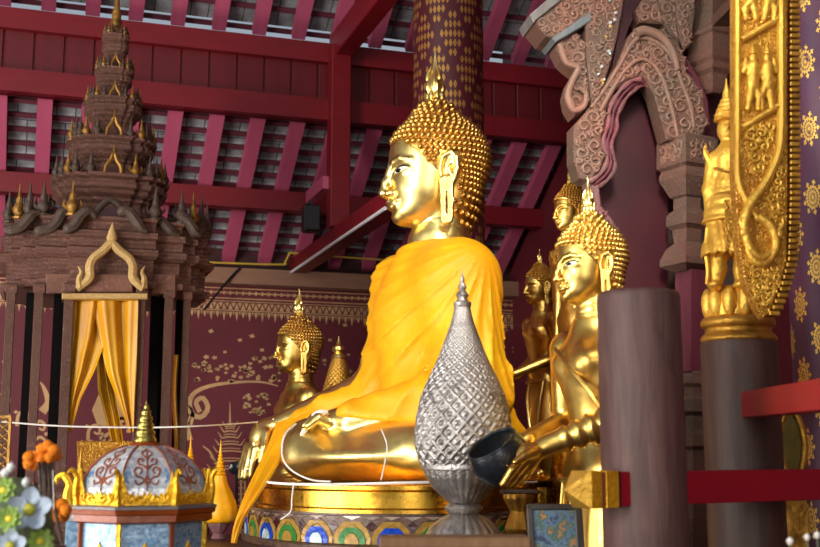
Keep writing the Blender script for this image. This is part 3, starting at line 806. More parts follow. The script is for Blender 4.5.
# ------------------------------------------------------------------ the great seated statue
def great():
    t = T('buddha_statue', 'great gilded seated Buddha draped in a saffron yellow robe', 'statue', 435, 480, 7.0)
    L = t.L
    hs = 1.04; horg = L(435, 227.5, 0); M = MATR(hs, horg+V3(3, 0, 0), -.1)
    neck = L(433, 252, 0)
    LS, RS = L(459, 280, -74), L(408, 288, 74)
    LE, LWr = L(476, 392, -104), L(352, 421, -58)
    RE, RW = L(374, 388, 98), L(279, 426, 120)
    chest = L(432, 318, 0); waist = L(440, 385, 0); pelv = L(452, 440, 0)
    LK, RK = V3(-28, -128, 29), V3(-34, 138, 36)
    shin = V3(-132, -10, 27)
    def torso(p):
        d = sd_ell(p, chest, (56, 76, 62)); d = smin(d, sd_ell(p, waist, (52, 62, 58)), 22)
        d = smin(d, sd_ell(p, pelv, (68, 84, 46)), 22)
        d = smin(d, sd_cap(p, neck+V3(0, 0, 6), chest, 27, 40), 16)
        d = smin(d, sd_cap(p, LS, RS, 27, 27), 18); return d
    def arms(p): return np.minimum(sd_chain(p, [LS, LE, LWr], [29, 24, 14], 8), sd_chain(p, [RS, RE, RW], [28, 22, 13], 8))
    def legs(p):
        d = sd_chain(p, [V3(30, -48, 30), LK, shin], [30, 29, 27], 14)
        d = np.minimum(d, sd_chain(p, [V3(30, 48, 36), RK, V3(-126, 10, 36)], [36, 33, 25], 14))
        d = smin(d, sd_ell(p, (-58, 0, 24), (92, 120, 24)), 12); return np.maximum(d, -p[..., 2]-.5)
    def hands(p):
        # right hand reaching down over the shin, left hand lying in the lap
        r0 = RW
        palm = L(258, 438, 121); d = sd_chain(p, [RW, L(266, 430, 121), palm], [12.5, 11, 9], 6)
        d = smin(d, sd_ell(p, palm+V3(1, 0, 2), (8.5, 15, 14)), 5)
        fing = [((256, 449), (253, 462), (250, 477), 108), ((252, 449), (247, 469), (243, 491), 117), ((250, 448), (245, 467), (241, 489), 126), ((248, 446), (243, 463), (239, 482), 134)]
        for a, b, c, y in fing: d = smin(d, sd_chain(p, [L(*a, y), L(*b, y), L(*c, y)], [4.8, 4.3, 3.0], 2), 1.4)
        d = smin(d, sd_chain(p, [L(266, 434, 108), L(264, 448, 100), L(261, 462, 99)], [6, 4.8, 3.4], 2), 2.5)
        lp = L(336, 421, -40); d2 = sd_chain(p, [LWr, lp], [14, 12], 5); d2 = smin(d2, sd_ell(p, lp, (18, 15, 8)), 5)
        for k, (y, dx) in enumerate(((-50, 0), (-41, -4), (-32, -4), (-23, 0))):
            d2 = smin(d2, sd_chain(p, [L(330, 422, y), L(318+dx, 418+k*.5, y), L(308+dx, 426, y)], [5.2, 4.8, 3.6], 2), 1.2)
        return np.minimum(d, d2)
    def body(p):
        d = smin(torso(p), arms(p), 10); d = np.minimum(d, hands(p)); d = smin(d, legs(p), 5)
        q = (p-np.array(horg+V3(3, 0, 0), np.float32))/hs; return smin(d, neck_sdf(q)*hs, 8)
    bm = surface(body, (-215, -190, -2), (120, 190, 262), 2.4)
    bm.merge(HEADMESH, M)
    b = t.part('body', bm, GOLDB, angle=60)
    dress_head(t, M, CURLS, GOLDH, b)
    # the robe: cloth swept over the shoulders, arms and lap
    fold_o = np.array(L(470, 250, -60))
    def robe(p):
        d = sd_ell(p, chest, (56, 76, 62)); d = smin(d, sd_ell(p, waist, (56, 66, 64)), 30); d = smin(d, sd_ell(p, pelv, (70, 88, 50)), 30)
        d = smin(d, sd_cap(p, neck+V3(0, 0, 4), chest, 30, 42), 22); d = smin(d, sd_cap(p, LS, RS, 29, 29), 24)
        a = np.minimum(sd_chain(p, [LS, LE, LWr+V3(6, 0, 0)], [31, 28, 18], 14), sd_chain(p, [RS, RE+V3(2, -8, -4), RE*.12+RW*.88+V3(4, -9, -6)], [30, 21, 12.5], 14))
        d = smin(d, a, 34)-3.0
        # folds fan out from the left shoulder and sag across the chest
        x, y, z = p[..., 0]-fold_o[0], p[..., 1]-fold_o[1], p[..., 2]-fold_o[2]
        r = np.sqrt(x*x+z*z+.3*y*y)+1; th = np.arctan2(-x, -z)
        w = np.clip((r-25)/90, 0, 1)
        s1 = np.sin(th*15+.9*np.sin(r*.022)+y*.02); s2 = np.sin(th*31+r*.03+1)
        f = (1-np.sqrt(np.abs(s1)))*5.5-1.5+(1-np.sqrt(np.abs(s2)))*2.2-.6
        sag = np.sin((z*.9+(x+18)**2*.006)*.16+np.sin(y*.05))*.5*np.exp(-((x+55)/45)**2)
        low = np.clip((120-p[..., 2])/70, 0, 1)
        g = np.sin(p[..., 2]*.22+p[..., 0]*.07+np.sin(p[..., 0]*.05)*1.5)*1.8*low
        d = d-(f*w*np.clip((p[..., 0]+62)/40, .6, 1)+sag+g)
        ztop = horg[2]-16+.10*(p[..., 0]-5)+.0*p[..., 1]
        d = smax(d, (p[..., 2]-ztop)*.9, 5)
        floor = 51-.12*(p[..., 0]+40)-np.where(p[..., 1] > 60, (p[..., 1]-60)*.2, 0)
        floor = np.where(p[..., 0] > 0, floor-(p[..., 0])*.75, floor)
        return smax(d, (np.maximum(floor, 2)-p[..., 2])*.9, 3)
    rm = surface(robe, (-205, -165, 0), (140, 165, 262), 2.0)
    rb = t.part('robe', rm, ROBE, angle=70, label='saffron yellow robe covering chest and arms')
    # the free end of the robe: a narrowing sash down over the shin and the pedestal
    top = [L(332, 404, 60), L(300, 408, 100), L(276, 421, 122)]
    edgeL = spline([L(277, 424, 92), L(270, 446, 60), L(256, 474, 10), L(243, 502, -40), L(234, 527, -60), L(231, 543, -60)], 40)
    edgeR = spline([L(340, 407, 30), L(312, 422, 30), L(286, 449, 20), L(273, 472, -20), L(255, 500, -60), L(242, 521, -62), L(234.5, 543, -64)], 40)
    nv = 30; G = np.zeros((40, nv, 3))
    for i in range(40):
        for j in range(nv):
            v = j/(nv-1); q = edgeL[i]*(1-v)+edgeR[i]*v
            wdt = np.linalg.norm(edgeR[i]-edgeL[i])
            q = q+V3(-1, -.5, .15)*(3.4*math.sin(v*13+i*.05)+1.6*math.sin(v*27+i*.11+1)+6*math.sin(PI*v))*min(1, wdt/40)
            G[i, j] = q
    sm = MB(); sm.gridmesh(G); sm.gridmesh((G+V3(2.2, 1, -.6))[:, ::-1])
    E = np.concatenate([G[:, 0], G[-1, :], G[::-1, -1]]); sm.gridmesh(np.stack([E, E+V3(2.2, 1, -.6)], 1))
    t.part('sash', sm, ROBE, rb, angle=70, label='free end of the yellow robe hanging over the shin')
    # rounded gilded pedestal in two steps
    pm = MB(); c = (-44, 0, 0)
    pm.lathe([(1.0, -24), (1.0, -21), (.985, -19.5), (.985, -6), (1.0, -4), (1.0, -1), (.97, 0)], 64, c=c, sx=134, sy=160)
    t.part('pedestal', MBscale(pm), GOLDBASE, angle=35, label='rounded gilded pedestal')
    # band of white thread round the knee and the pedestal
    return t
def MBscale(m): return m
GREAT = great()
# ------------------------------------------------------------------ the other statues
def figure_body(arms, seated=False, shoulder=80, skirt=True, hands=(), ridges=None):
    """continuous body in head units below a chin at z=0, facing -x"""
    def f(p):
        d = sd_ell(p, (2, 0, -96), (46, 68, 60)); d = smin(d, sd_ell(p, (8, 0, -165), (40, 52, 62)), 22)
        d = smin(d, sd_ell(p, (6, 0, -232), (46, 62, 48)), 24)
        for s in (-1, 1): d = smin(d, sd_sph(p, (3, s*shoulder*.94, -58), 27), 16)
        d = smin(d, sd_cap(p, (4, 0, -20), (4, 0, -60), 28, 44), 14)
        q = mir(p); d = smin(d, sd_ell(q, (-28, 27, -84), (20, 28, 22)), 14)             # breast
        if seated:
            d = smin(d, sd_chain(q, [(20, 50, -245), (-4, 104, -250), (-58, 12, -252)], [38, 34, 26], 12), 8)
        else:
            for s in (-1, 1): d = smin(d, sd_chain(p, [(8, s*26, -240), (2, s*25, -360), (6, s*24, -500)], [36, 30, 22], 10), 16)
            if skirt:
                r = smax(sd_ell(p, (8, 0, -390), (50, 70, 210)), p[..., 2]+238, 4); d = smin(d, r, 8)
            d = smin(d, sd_chain(q, [(6, 24, -500), (-34, 28, -512)], [16, 11], 6), 6)
        for i, (pts, rs) in enumerate(arms):
            a = sd_chain(p, pts, rs, 8)
            if ridges and i == ridges[0]:
                A, B = np.array(pts[1]), np.array(pts[2]); ab = B-A; L = np.linalg.norm(ab)
                tt = ((p-A) @ (ab/L)); w = np.clip(tt/15, 0, 1)*np.clip((L*.8-tt)/10, 0, 1)
                a = a-w*2.6*np.sin(tt*.34)
            d = smin(d, a, 7)
        for (wr, palm, pr, rot, fingers, thumb) in hands:
            h = sd_cap(p, wr, palm, 12, 12); h = smin(h, sd_ell(p, palm, pr, rot), 5)
            for fg in fingers: h = smin(h, sd_chain(p, fg, [6.2, 5.8, 5.2, 3.8][:len(fg)], 2), 1.6)
            h = smin(h, sd_chain(p, thumb, [8, 6.2, 4.4][:len(thumb)], 2), 3)
            d = smin(d, h, 4)
        return smin(d, neck_sdf(p), 8)
    return f
def figure(t, hs, horg, arms, lo, hi, mat, hairmat, curlm, h=3.2, tilt=0, flame=1.0, eyes=False, **kw):
    M = MATR(hs, horg, 0, tilt)
    bm = MB(); bm.merge(surface(figure_body(arms, **kw), lo, hi, h)); bm.merge(HEADMESH)
    m = MB(); m.merge(bm, M); b = t.part('body', m, mat, angle=60)
    dress_head(t, M, curlm, hairmat, b, flame, eyes); return M
def cloth_edge(t, M, pts, r, mat, name='robe_edge', n=40):
    m = MB(); m.tube(spline(pts, n), r, 8); mm = MB(); mm.merge(m, M); t.part(name, mm, mat, label='raised hem of the gilded robe')

# --- standing statue holding the alms bowl
t = T('buddha_statue', 'gilded standing Buddha holding out the dark alms bowl beside the wooden post', 'statue', 590, 470, 5.3, .02)
hs = .73; ho = t.L(592, 304, 0); H = lambda px, py, y: (t.L(px, py, y*hs)-ho)/hs
nearW, nearE = H(545, 446, -52), H(622, 418, -96)
farW, farE = H(527, 440, 52), H(566, 424, 92)
armsA = [([(3, -80, -58), nearE, nearW], [27, 23, 14]), ([(3, 80, -58), farE, farW], [27, 20, 13])]
palm = H(528, 457, -50)
def fng(a, b, c, y): return [H(*a, y), H(*b, y-2), H(*c, y+3)]
fing = [fng((522, 458), (512, 470), (503, 484), -62), fng((526, 461), (516, 473), (508, 485), -56), fng((530, 463), (521, 475), (514, 484), -50), fng((533, 465), (526, 475), (520, 482), -45)]
thumb = [H(534, 452, -62), H(524, 456, -72), H(515, 462, -75)]
fpalm = H(514, 450, 46)
ffing = [[H(508, 452, y), H(500, 462, y+3), H(494, 472, y-3)] for y in (36, 46, 56, 66)]
handsA = [(nearW, palm, (17, 9, 19), None, fing, thumb), (farW, fpalm, (15, 9, 16), None, ffing, [H(516, 446, 40), H(508, 446, 34), H(502, 450, 32)])]
MA = figure(t, hs, ho, armsA, (-190, -130, -560), (90, 130, -22), GOLD, GOLD, CURLS_BIG, 3.0, 0, .95, True, hands=handsA, ridges=(0,))
sash = MB()
G = []
for i in range(30):
    u = i/29; row = []
    for j in range(12):
        v = j/11; th = -2.2+v*.9
        z = -70-u*330; rx = 52+16*min(1, u*1.4)-8*math.sin(u*9+v*3)*.3; ry = 72
        row.append((6+rx*math.cos(th+.35), ry*math.sin(th+.35)*.98, z))
    G.append(row)
figure_edge = spline([(-44, 30, -62), (-47, 0, -80), (-44, -34, -104), (-30, -62, -140), (-6, -70, -190)], 30)
def base(t, M, zt, rx=66, steps=True):
    zb = (-t.o0[2]/t.S-M[2, 3])/M[0, 0]; m = MB()
    m.lathe([(rx*1.15, zb), (rx*1.15, zb+12), (rx, zb+18), (rx, zt-34), (rx*1.12, zt-26), (rx*1.16, zt-14), (rx, zt-4), (rx*.86, zt)], 40, flute=lambda a, z: 1+.03*math.cos(16*a)); mm = MB(); mm.merge(m, M); t.part('lotus_base', mm, GOLDBASE)
base(t, MA, -516)
cloth_edge(t, MA, figure_edge, 3.2, GOLD)
cloth_edge(t, MA, [(-46, 20, -238), (-52, 0, -243), (-46, -24, -240), (-20, -58, -236), (20, -66, -236)], 4, GOLD, 'waist_sash')
for y, px in ((-30, 0), (-8, -4), (16, 0)):
    cloth_edge(t, MA, [(-42-px, y, -246), (-46, y+2, -300), (-48, y-1, -360), (-44, y+3, -430)], 3, GOLD, 'skirt_pleat')
BOWLB = t
# --- alms bowl
b = T('alms_bowl', 'black lacquered alms bowl tilted in the hands of the standing Buddha', 'bowl', 500, 458, 5.2, CAMRZ)
nrm = V3(-.5, -.30, .81); nrm /= np.linalg.norm(nrm); xx = np.cross((0, 1, 0), nrm); xx /= np.linalg.norm(xx); yy = np.cross(nrm, xx)
Mb = np.eye(4); Mb[:3, 0] = xx; Mb[:3, 1] = yy; Mb[:3, 2] = nrm; Mb[:3, 3] = (0, 0, 0)
BOWLM = simple('black_lacquer_bowl', (34, 38, 44), .3, .25, .35, 30, .2, 50)
m = MB(); prof = [(0.5, -26), (10, -25.5), (20, -21), (27, -12), (30.5, 0), (30, 9), (27.5, 16), (26.5, 18), (25, 17), (27, 9), (27.6, 0), (24, -11), (17, -19), (6, -22.5), (.5, -22.8)]
m.lathe(prof, 48, M=Mb, caps=False); b.part('bowl_body', m, BOWLM)
m = MB(); a = np.linspace(0, 2*PI, 49)[:-1]; m.tube([(26.6*math.cos(x), 26.6*math.sin(x), 17.5) for x in a], 1.3, 8, closed=True)
mm = MB(); mm.merge(m, Mb); b.part('rim', mm, BOWLM)
ch = MB(); r_ = random.Random(4)
for k in range(16):
    an = -1.9+r_.random()*1.6; z = -14+r_.random()*16; rr = np.interp(z, [-21, -12, 0, 9], [20.2, 27.2, 30.6, 30.2]); ch.ball((rr*math.cos(an), rr*math.sin(an), z), (1.1, 1.1, .8), 6, 4)
mm = MB(); mm.merge(ch, Mb); b.part('worn_gilding', mm, GOLDD, label='flecks of worn gilding')

# --- statue between them, crowned head behind the flame
t = T('buddha_statue', 'gilded Buddha standing behind the bowl bearer, its patterned hair showing above', 'statue', 572, 300, 6.75, .08)
ho = t.L(573, 231.5, 0); hs = .385
M2 = figure(t, hs, ho, [([(3, -80, -58), (16, -98, -160), (4, -96, -270)], [27, 21, 13]), ([(3, 80, -58), (16, 98, -160), (4, 96, -270)], [27, 21, 13])], (-110, -135, -540), (90, 135, -22), GOLD, GOLDD, CURLS_LOW, 4.2, 0, 1.05)
base(t, M2, -516, 64)
cloth_edge(t, M2, [(-44, 40, -52), (-49, 10, -76), (-48, -30, -100), (-32, -62, -140)], 4, GOLDD)
band = MB(); a = np.linspace(PI-1.75, PI+1.75, 40); 
m = MB(); m.tube([(2+53*math.cos(x), 44*math.sin(x), 82-16*max(0, abs(x-PI)-.6)) for x in a], 2.2, 8); mm = MB(); mm.merge(m, M2); t.part('hair_band', mm, GOLDB)

# --- statue far behind, forearm held out
t = T('buddha_statue', 'small gilded Buddha standing farthest back with one forearm held out', 'statue', 541, 400, 7.7, .04)
ho = t.L(541, 304.5, 0); hs = .33; H = lambda px, py, y: (t.L(px, py, y*hs)-ho)/hs
w = H(514, 374, -40); w2 = H(514, 378, 40)
def simplehand(w, s):
    w = np.array(w); p = w+V3(-22, 0, 2)
    return (w, p, (16, 8, 11), None, [[p+V3(-8, s*(k*7-10), 2), p+V3(-24, s*(k*7-10), 4), p+V3(-38+2*abs(k-1), s*(k*7-10), 0)] for k in range(4)], [w+V3(-8, s*-12, 4), p+V3(-4, s*-18, 8), p+V3(-16, s*-18, 10)])
M3 = figure(t, hs, ho, [([(3, -80, -58), (26, -92, -160), w], [27, 22, 13]), ([(3, 80, -58), (26, 92, -160), w2], [27, 22, 13])], (-190, -135, -540), (90, 135, -22), GOLD, GOLDD, CURLS_LOW, 4.2, 0, .75, hands=[simplehand(w, -1), simplehand(w2, 1)])
cloth_edge(t, M3, [(-30, -66, -236), (-40, -58, -300), (-42, -40, -370), (-36, -14, -398), (-40, 10, -360), (-46, 12, -290), (-44, 0, -240)], 5, GOLDB, 'robe_loop')
cloth_edge(t, M3, [(-44, 20, -238), (-50, 0, -243), (-44, -24, -240), (-20, -58, -236)], 4, GOLDB, 'waist_sash')
base(t, M3, -516, 64)

# --- seated statue seen past the robe on the left
t = T('buddha_statue', 'smaller gilded Buddha seated behind the outstretched arm of the great one', 'statue', 300, 440, 8.9, .05)
ho = t.L(299, 372.5, 0); hs = .455
M4 = figure(t, hs, ho, [([(3, -74, -62), (16, -86, -165), (-36, -36, -215)], [26, 22, 14]), ([(3, 74, -62), (16, 84, -165), (-36, 40, -222)], [26, 21, 13])], (-170, -180, -290), (100, 180, -22), GOLD, GOLDH, CURLS_LOW, 3.6, 0, 1.05, seated=True, shoulder=76)
zb_ = (-t.o0[2]/t.S-M4[2, 3])/M4[0, 0]
m = MB(); m.lathe([(1.1, zb_), (1.1, -336), (1.02, -330), (1.02, -318), (.94, -312), (.94, -292), (1.0, -286), (.96, -276)], 40, c=(4, 0, 0), sx=86, sy=140); mm = MB(); mm.merge(m, M4); t.part('pedestal', mm, GOLDBASE)
SMALLZ = (t.root.location[2], (ho[2]-330*hs)*t.S+t.root.location[2])
# ------------------------------------------------------------------ altar, vessels, offerings
def prof_interp(prof, n):
    p = np.array(prof, float); s = np.concatenate([[0], np.cumsum(np.linalg.norm(np.diff(p, axis=0), axis=1))]); q = np.linspace(0, s[-1], n)
    return np.stack([np.interp(q, s, p[:, 0]), np.interp(q, s, p[:, 1])], 1)
def lattice_lathe(prof, N, nseg, nrow, depth, mb, flower=True, v0=0.0):
    """lathe whose skin is a net of raised lozenges, each with a four-petalled boss"""
    sp = spline([(r, z, 0) for r, z in prof], 400)[:, :2]
    q = prof_interp(sp, nrow); dz = np.concatenate([[0], np.cumsum(np.linalg.norm(np.diff(q, axis=0), axis=1)/np.maximum((q[1:, 0]+q[:-1, 0])/2, 1))])
    th = 2*PI*np.arange(nseg)/nseg
    U = th[None, :]*N/(2*PI); Vv = dz[:, None]*N/(2*PI)*.9+v0
    a, b = U/1+Vv, U/1-Vv
    fa, fb = a-np.floor(a)-.5, b-np.floor(b)-.5
    edge = np.maximum(np.abs(fa), np.abs(fb))
    rad = np.sqrt(fa**2+fb**2); ang = np.arctan2(fb, fa)
    h = np.where(edge > .40, 1.0, 0)*.9
    if flower: h = h+np.where(edge < .38, np.clip(1-rad/(.16+.12*np.abs(np.cos(2*ang))), 0, 1)**.6, 0)
    else: h = h*0+np.clip(1-rad*2.2, 0, 1)
    R = q[:, 0:1]*(1+depth*h)
    pts = np.stack([R*np.cos(th)[None], R*np.sin(th)[None], np.repeat(q[:, 1:2], nseg, 1)], -1)
    mb.gridmesh(pts.transpose(1, 0, 2), closed_u=True); return mb
# --- great silver vessel
t = T('silver_offering_vessel', 'tall silver bud-shaped offering vessel on a fluted foot', 'vessel', 464, 537, 5.6, CAMRZ)
b = t.part('bud', lattice_lathe([(40, 69), (45, 80), (47.5, 95), (46.5, 115), (41.5, 139), (34, 158), (27.5, 172), (21, 188), (16, 202), (10.5, 219), (8, 231)], 18, 288, 230, .05, MB()), SILVER, angle=80)
m = MB(); m.lathe([(7, 230), (9, 232), (9.5, 236), (6, 238), (5, 241), (7, 244), (5, 247), (3, 249), (4.6, 252), (3, 256), (2, 258), (2.8, 260), (1.2, 264), (.3, 270)], 24); t.part('finial', m, SILVER, b)
m = MB(); m.lathe([(40, 66), (42.5, 67), (43, 70), (42, 72.5), (40, 73)], 64); t.part('band', m, SILVER)
m = MB(); m.lathe(prof_interp([(14, 33), (20, 38), (30, 48), (37, 59), (40, 67)], 24), 160, flute=lambda a, z: 1+.035*abs(math.sin(14*a))); t.part('fluted_cup', m, SILVER, angle=80)
m = MB(); m.lathe([(13, 22), (16, 24), (19, 27), (19.5, 29), (17, 31.5), (13.5, 34)], 40); t.part('stem_ring', m, SILVER)
m = MB(); m.lathe(prof_interp([(37, -12), (38, -4), (37, 2), (33, 9), (25, 17), (14, 23)], 20), 160, flute=lambda a, z: 1+.05*abs(math.sin(12*a))); t.part('foot', m, SILVER, angle=80)
VESSEL = t
VZ = P(464, 537, 5.6)[2]-12*t.S

# --- gilded stupa-shaped cone behind the lap
t = T('offering_cone', 'gilded scaly offering cone behind the lap of the great statue', 'offering', 338, 420, 8.3, CAMRZ)
b = t.part('cone', lattice_lathe([(21, 0), (19, 12), (16.5, 24), (12.5, 40), (9, 53), (6.5, 61)], 16, 160, 90, .07, MB(), False), GOLDD, angle=80)
m = MB(); m.lathe([(6, 60), (7.5, 62), (6.5, 65), (4, 67), (6.5, 70), (6, 73), (3, 75), (1.5, 79), (.3, 84)], 20); t.part('finial', m, GOLDB)
m = MB(); m.lathe([(26, -18), (28, -14), (25, -8), (22, -4), (21, 0)], 24); t.part('foot', m, GOLDD)
STUPZ = P(338, 438, 8.3)[2]

# --- yellow wax offering cones
def wax_cone(px, py, d, s, lab):
    t = T('wax_offering_cone', lab, 'offering', px, py, d, CAMRZ, 'yellow wax offering cones')
    m = MB(); pr = [(10, -6), (16, -4), (18.5, 3), (17.5, 12), (13.5, 22), (8.5, 32), (6, 41)]
    m.lathe(prof_interp(spline([(r*s, z*s, 0) for r, z in pr], 60)[:, :2], 26), 48, flute=lambda a, z: 1+.02*math.cos(9*a+z*.06))
    c = t.part('wax_cone', m, WAX)
    m = MB(); z = 41
    for r in (6.5, 5.5, 4.6, 3.8, 3.0, 2.3): m.lathe([(r*s*.6, z*s), (r*s, (z+1.2)*s), (r*s*.55, (z+4)*s)], 16); z += 3.6
    m.lathe([(1.3*s, z*s), (.9*s, (z+6)*s), (.2*s, (z+14)*s)], 10); t.part('spire', m, WAX, c)
    for k in range(3):
        a = PI+(k-1)*.5; mm = MB(); mm.tube(spline([(15*s*math.cos(a), 15*s*math.sin(a), 6*s), (13.5*s*math.cos(a), 13*s*math.sin(a), 22*s), (10*s*math.cos(a), 10*s*math.sin(a), 32*s), (7.5*s*math.cos(a), 7.5*s*math.sin(a), 42*s)], 14), [2.6*s]*9+[2.2*s, 1.8*s, 1.3*s, .8*s, .2*s], 8); t.part('leaf_fold', mm, WAX)
    m = MB(); m.lathe([(12*s, -30*s), (13*s, -27*s), (8*s, -22*s), (5.5*s, -16*s), (10*s, -9*s), (11*s, -5*s)], 24, flute=lambda a, z: 1+.05*math.cos(10*a)); t.part('footed_stand', m, CARVR)
    return t
wax_cone(219, 517, 6.9, 1.0, 'larger yellow wax cone left of the hanging sash')
wax_cone(189, 503, 7.1, .88, 'yellow wax cone mostly hidden behind the mirrored dome')

# --- mosaic drum under the pedestal and the altar
t = T('mosaic_altar_base', 'rounded altar base with pointed mosaic petals in blue and green', 'altar base', 393.5, 505.4, 7.0, 0)
GL = lambda n, c: simple(n, c, .18, .1, .35, 40, .2, 30)
MOS = [GL('blue_glass_mosaic', (26, 74, 190)), GL('green_glass_mosaic', (64, 132, 62)), GL('white_mirror_mosaic', (206, 226, 220)), GL('gold_glass_mosaic', (182, 140, 64)), GL('pink_grey_mosaic', (176, 150, 136)), GL('dark_red_mosaic', (70, 34, 36))]
RX, RY = 145, 171; hgt = 25
m = MB(); m.lathe([(1.03, -hgt-6), (1.03, -hgt-2), (1, -hgt), (1, -1.5), (1.012, -1), (1.012, 1.2), (.9, 1.2)], 96, sx=RX, sy=RY); t.part('drum', m, simple('brown_mosaic_ground', (106, 78, 62), .35, .1, .5, 30, .3, 40), angle=30)
# equal steps round the ellipse
aa = np.linspace(0, 2*PI, 2001); s = np.concatenate([[0], np.cumsum(np.hypot(np.diff(RX*np.cos(aa)), np.diff(RY*np.sin(aa))))]); NP_ = 28
def on_drum(sv, z, off): a = np.interp(sv % s[-1], s, aa); k = 1+off/160; return (RX*k*math.cos(a), RY*k*math.sin(a), z)
def petal(c, w, h, z0, off, bot=0.35):
    o = [(-w, z0), (-w*1.05, z0+h*.25), (-w*.85, z0+h*.55), (-w*.45, z0+h*.82), (0, z0+h), (w*.45, z0+h*.82), (w*.85, z0+h*.55), (w*1.05, z0+h*.25), (w, z0)]
    m = MB(); n = len(o)
    fr = [on_drum(c+x, z, off) for x, z in o]; bk = [on_drum(c+x, z, -1) for x, z in o]
    mid = [on_drum(c, z0+h*.0, off)]
    m.add(fr+bk, [(i, i+1, n-2-i, n-1-i) if i < n//2 else () for i in range(n//2)][:n//2]+[(i, n+i, n+(i+1) % n, (i+1) % n) for i in range(n)])
    m.f = [f for f in m.f if len(f) > 2 and len(set(f)) > 2]; return m
st = s[-1]/NP_
for k in range(NP_):
    c = (k+.5)*st; a = np.interp(c, s, aa)
    if math.sin(a) > .45: continue                                  # the far side is against the wall of the altar
    bd = t.part('mosaic_petal', petal(c, st*.47, 23, -hgt, .9), MOS[3], smooth=False, label='mosaic petal with a %s field' % ('blue' if k % 2 else 'green'))
    t.part('petal_field', petal(c, st*.34, 17, -hgt, 1.5), MOS[0] if k % 2 else MOS[1], bd, smooth=False)
    t.part('petal_core', petal(c, st*.18, 10.5, -hgt, 2.0), MOS[2] if k % 2 else MOS[3], bd, smooth=False)
    q = MB(); z1 = -1.5
    vs = [on_drum(c+st*.5+x, z, .9) for x, z in ((-st*.15, -10), (0, -14.5), (st*.15, -10), (0, -5.5))]; q.add(vs+[on_drum(c+st*.5+x, z, -1) for x, z in ((-st*.15, -10), (0, -14.5), (st*.15, -10), (0, -5.5))], [(0, 1, 2, 3)]+[(i, 4+i, 4+(i+1) % 4, (i+1) % 4) for i in range(4)])
    t.part('mosaic_lozenge', q, MOS[5], smooth=False)
    q = MB()
    for sg in (0, .5, -.5):
        w_ = [on_drum(c+st*sg+x, z, .8) for x, z in ((-st*.24, -1.6), (0, -4.5 if sg == 0 else -5), (st*.24, -1.6))]; k0 = q.n
        q.add(w_+[on_drum(c+st*sg+x, z, -1) for x, z in ((-st*.24, -1.6), (0, -4.5), (st*.24, -1.6))], [(0, 1, 2), (0, 3, 4, 1), (1, 4, 5, 2), (2, 5, 3, 0)])
    t.part('mosaic_triangles', q, MOS[4], smooth=False)
DRUMZ = t.o0[2]-(hgt+6)*t.S
c = t.o0
# the altar: one long lacquered platform carries everything on this level
al = MB(); xb_, yb_ = BOWLB.root.location.x-.31, BOWLB.root.location.y+.33
x0_, x1_ = c[0]-1.9, c[0]+.62
al.stack([([(x0_, 4.95), (xb_, 4.95), (xb_, yb_), (x1_, yb_), (x1_, 7.8), (1.5, 7.8), (1.5, 7.4), (x0_, 7.4)], z) for z in (0, DRUMZ)])
zb_ = (DRUMZ-VESSEL.o0[2])/VESSEL.S; m = MB(); m.lathe([(44, zb_), (45, zb_+6), (40, zb_+9), (40, -20), (43, -17), (43, -12)], 48); VESSEL.part('plinth', m, SILVER)
altar = obj('altar_platform', al, MAROON_DARK, None, 1, False); tag(altar, 'maroon lacquered altar platform under the great statue', 'altar')
# --- thread
cord = []
g = GREAT; L = g.L
k1 = [L(296, 424, -40), L(286, 433, -48), L(282, 447, -54), L(284, 461, -60), L(294, 472, -66), L(312, 480, -80), L(330, 481.5, -140)]
ring = [V3(-44+136*math.cos(a), 162*math.sin(a), 1.2+1.5*math.sin(a*3)) for a in np.linspace(-PI*.98, -.15*PI, 40)]
m = MB(); m.tube(spline(k1, 50), .85, 6); g2 = [L(390, 428, -150)]
th = T('sacred_thread', 'white cotton thread wound round the knee and pedestal of the great statue', 'thread', 435, 480, 7.0)
th.part('knee_loop', m, WHITE)
m = MB(); m.tube(spline([L(299, 441, -20), L(306, 428, -36), L(316, 415, -44), L(328, 412, -46)], 24), np.interp(np.linspace(0, 1, 24), [0, .3, .8, 1], [1.2, 3, 3.2, 1.5]), 8); th.part('thread_bundle', m, WHITE)
m = MB(); m.tube(ring, 1.25, 6); th.part('pedestal_loop', m, WHITE)
m = MB(); m.tube(spline([L(381, 429, -168), L(387, 445, -172), L(385, 462, -172), L(381, 480, -168)], 20), .5, 6); th.part('hanging_strand', m, WHITE)
m = MB(); m.tube(spline([V3(-44-118, -82, 1), V3(-46-118, -84, -12), V3(-44-121, -84, -24), V3(-52-121, -80, -31)], 20), .7, 6); th.part('loose_end', m, WHITE)
far = [P(-6, 421, 6.6), P(60, 426, 6.7), P(140, 427.5, 6.8), P(200, 426, 6.9)]; far.append(GREAT.o0+(L(256, 424, 118)+V3(0, 0, 2))*GREAT.S)
far.append(GREAT.o0+(L(274, 420, 112)+V3(0, 0, 1))*GREAT.S)
tag(obj('sacred_thread', MB().tube(spline(far, 60), .0052, 6), WHITE), 'taut white thread stretched from the left to the raised wrist', 'thread')
